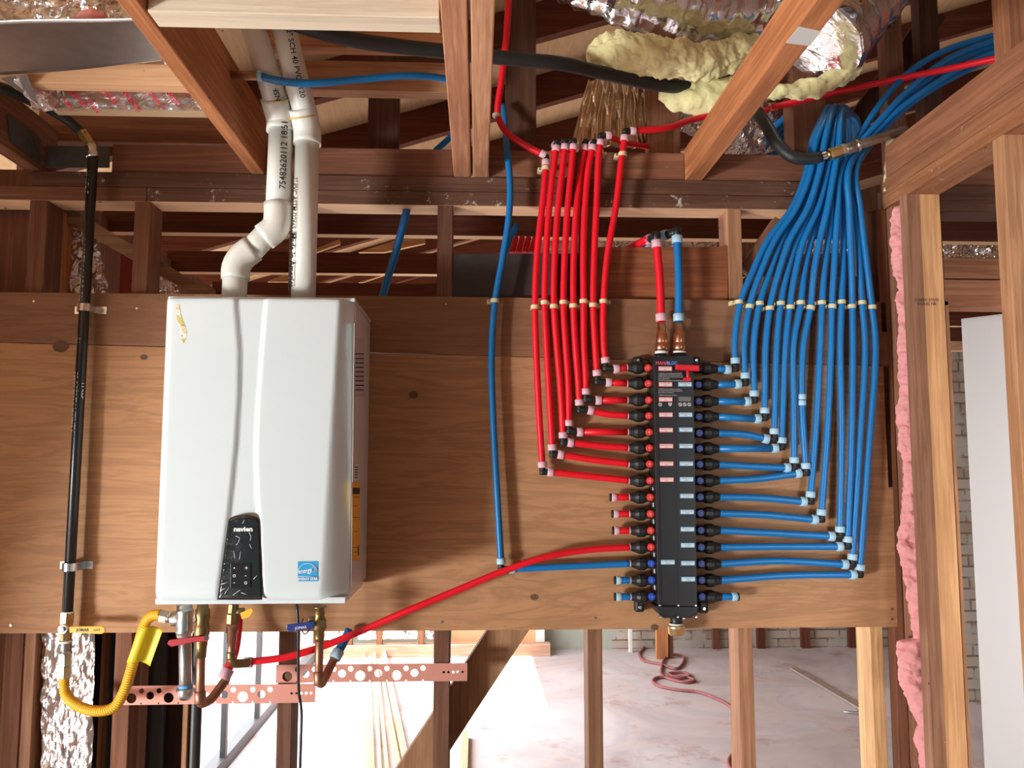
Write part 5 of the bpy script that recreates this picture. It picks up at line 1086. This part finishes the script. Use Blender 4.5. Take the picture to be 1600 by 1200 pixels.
tag(obj('wall_insulation', MB().grid(22, 520, batt), M_INSP, solid=.004), 'long ragged strip of pink fibreglass insulation in right wall corner', 'insulation')
# grade stamp on stud
text('grade_stamp', 'S-GRN  STUD\nDOUG FIR', .011, Vector((P(1448, 472, -.15).x, -.1512, P(1448, 472, -.15).z)), XV, ZV, M_TXTK, st1)

# ======================= FAR ROOM =======================
# lumber strips on the floor
labs = ['palest', 'second', 'third', 'fourth', 'fifth', 'sixth', 'seventh', 'eighth']
for k in range(8):
    a = PZ(570+k*5+random.uniform(-4, 4), 1004+random.uniform(0, 50), .02); b_ = PZ(570+k*11+random.uniform(-9, 9), 1235+(k % 2)*20, .02); d = (b_-a).normalized(); s_ = Vector((-d.y, d.x, 0))*.009
    mb = MB().prism([a-s_, b_-s_, b_+s_, a+s_], (0, 0, .012+.004*k))
    tag(obj('wood_strip', mb, W('Y', (.66-.05*(k % 3), .46-.05*(k % 3), .28-.04*(k % 3)), contrast=.25)), 'long thin wood strip on sunny floor, %s from the left in the fan' % ['first', 'second', 'third', 'fourth', 'fifth', 'sixth', 'seventh', 'eighth'][k], 'wood strip', 'wood strips lying on the floor')
    tag(bpy.data.objects[-1], None, None)
a = PZ(727, 1148, .02); b_ = PZ(727, 1240, .02); tag(obj('wood_strip', MB().box(a.x-.02, a.x+.02, b_.y, a.y, 0.001, .04), W('Y', (.66, .46, .28))), 'single wood strip on floor right of diagonal brace', 'wood strip')
tag(obj('cable_scrap', MB().sweep(spl([PZ(555, 1010, .02), PZ(560, 1015, .05), PZ(563, 1008, .06), PZ(558, 1004, .03), PZ(564, 1018, .02)]), .008, 8), plain('blue_scrap', (.05, .22, .6), .5)), 'small blue rag scrap on the wood strips', 'scrap')
# extension cord
tag(obj('extension_cord', MB().sweep(spl([PZ(x, y, .012) for x, y in ((960, 992), (964, 1003), (980, 1008), (1004, 1010), (999, 1022), (1008, 1033), (1032, 1038), (1055, 1045), (1067, 1036), (1066, 1025), (1052, 1022), (1040, 1028), (1034, 1042), (1036, 1056), (1050, 1062), (1072, 1066), (1085, 1064), (1074, 1058), (1050, 1056), (1046, 1052), (1070, 1051), (1078, 1056), (1060, 1060), (1030, 1058), (1020, 1064), (1030, 1072), (1060, 1078), (1090, 1081), (1115, 1090), (1139, 1102), (1160, 1140), (1155, 1170), (1142, 1182), (1138, 1192), (1150, 1215))], .03), .011, 8), plain('dusty_red_cord', (.32, .10, .10), .6)), 'tangled dusty red extension cord on concrete floor', 'cord')
bar = PZ(1240, 1045, .01); bar2 = PZ(1355, 1112, .01); d = (bar2-bar).normalized(); s_ = Vector((-d.y, d.x, 0))*.03
tag(obj('floor_track', MB().prism([bar-s_, bar2-s_, bar2+s_, bar+s_], (0, 0, .012)), plain('dusty_strip', (.36, .27, .22), .8, 0, .4, 20, .3)), 'dusty strip lying diagonally on floor at right', 'track')
tag(obj('floor_rod', MB().cyl(PZ(1318, 1112, .012), PZ(1362, 1115, .012), .008, n=8), M_GALV), 'thin metal rod on floor below the dusty strip', 'rod')
# far wall studs and items
def fs_(l, r, mat, label, cat='stud', name='far_stud', Yp=YB-.05, top=2.4, z0=0):
    a = P(l, 1000, Yp); b_ = P(r, 1000, Yp); bx(name, a.x, b_.x, Yp, Yp+.045, z0, top, mat, label, cat)
fs_(1026, 1044, W('Z', C_ORG), 'orange stud below brass cap in front of far brick wall', Yp=4.7)
fs_(1045, 1052, W('Z', C_BRN), 'brown stud edge beside the orange one at far brick wall', Yp=4.72)
fs_(1114, 1124, W('Z', C_BRN), 'brown stud against far brick wall left of near stud'); fs_(1184, 1196, W('Z', C_RED), 'dark red stud against far brick wall right of near stud')
fs_(1253, 1266, W('Z', C_RED), 'dark red stud near middle of far brick wall'); fs_(1327, 1342, W('Z', C_RED), 'dark red stud at right part of far brick wall')
fs_(1342, 1362, W('X', C_BRN), 'low brown block at right foot of far brick wall', 'block', 'wood_block', top=.12)
fs_(838, 851, plain('white_trim', (.75, .74, .70), .5), 'white trim post beside orange panel at far wall', 'trim', 'trim_post', Yp=4.95)
fs_(706, 838, plain('orange_panel', (.65, .35, .18), .6, 0, .1, 6, .15), 'orange panel at far wall behind diagonal brace', 'panel', 'wall_panel', Yp=5.0)
fs_(983, 988, plain('white_trim', (.75, .74, .70), .5), 'thin white post at far wall left of manifold bottom', 'trim', 'trim_post', Yp=4.95)
for k, (l, r) in enumerate(((500, 540), (560, 590), (595, 652), (665, 690))):
    a = P(l, 1000, 4.9); b_ = P(r, 1000, 4.9)
    crumple('foil_insulation', bil((a.x, 4.9, .14), (b_.x, 4.9, .14), (a.x, 4.9, .6), (b_.x, 4.9, .6)), 10, 14, .02, 12, M_FOILP, 'foil insulation low on far wall, %s bay from the left' % ordn[k], seed=20+k)
a = P(450, 1000, 4.85); b_ = P(860, 1000, 4.85)
bx('sill_plate', a.x, b_.x, 4.85, 4.94, .0, .1, W('X', (.5, .3, .2)), 'wood sill plate at foot of far left wall', 'sill')
for k, x in enumerate((545, 592, 657)):
    a = P(x-4, 1000, 4.88); bx('far_stud', a.x, a.x+.05, 4.87, 4.93, .1, 2.4, W('Z', C_BRN), 'brown stud between foil bays on far wall, %s from left' % ordn[k], 'stud')
# chimney strip right
c = P(1497, 900, 3.4)
bx('brick_chimney', P(1484, 900, 3.4).x, P(1545, 900, 3.4).x, 3.4, 3.9, 0, P(1497, 565, 3.4).z, M_BRICK, 'old brick chimney seen between stud and white door', 'chimney')
bx('soffit_board', P(1470, 540, 3.0).x, P(1545, 540, 3.0).x, 3.0, 3.1, P(1497, 547, 3.0).z, P(1497, 515, 3.0).z, W('X', (.6, .36, .22)), 'orange board above the brick strip by the door', 'board')
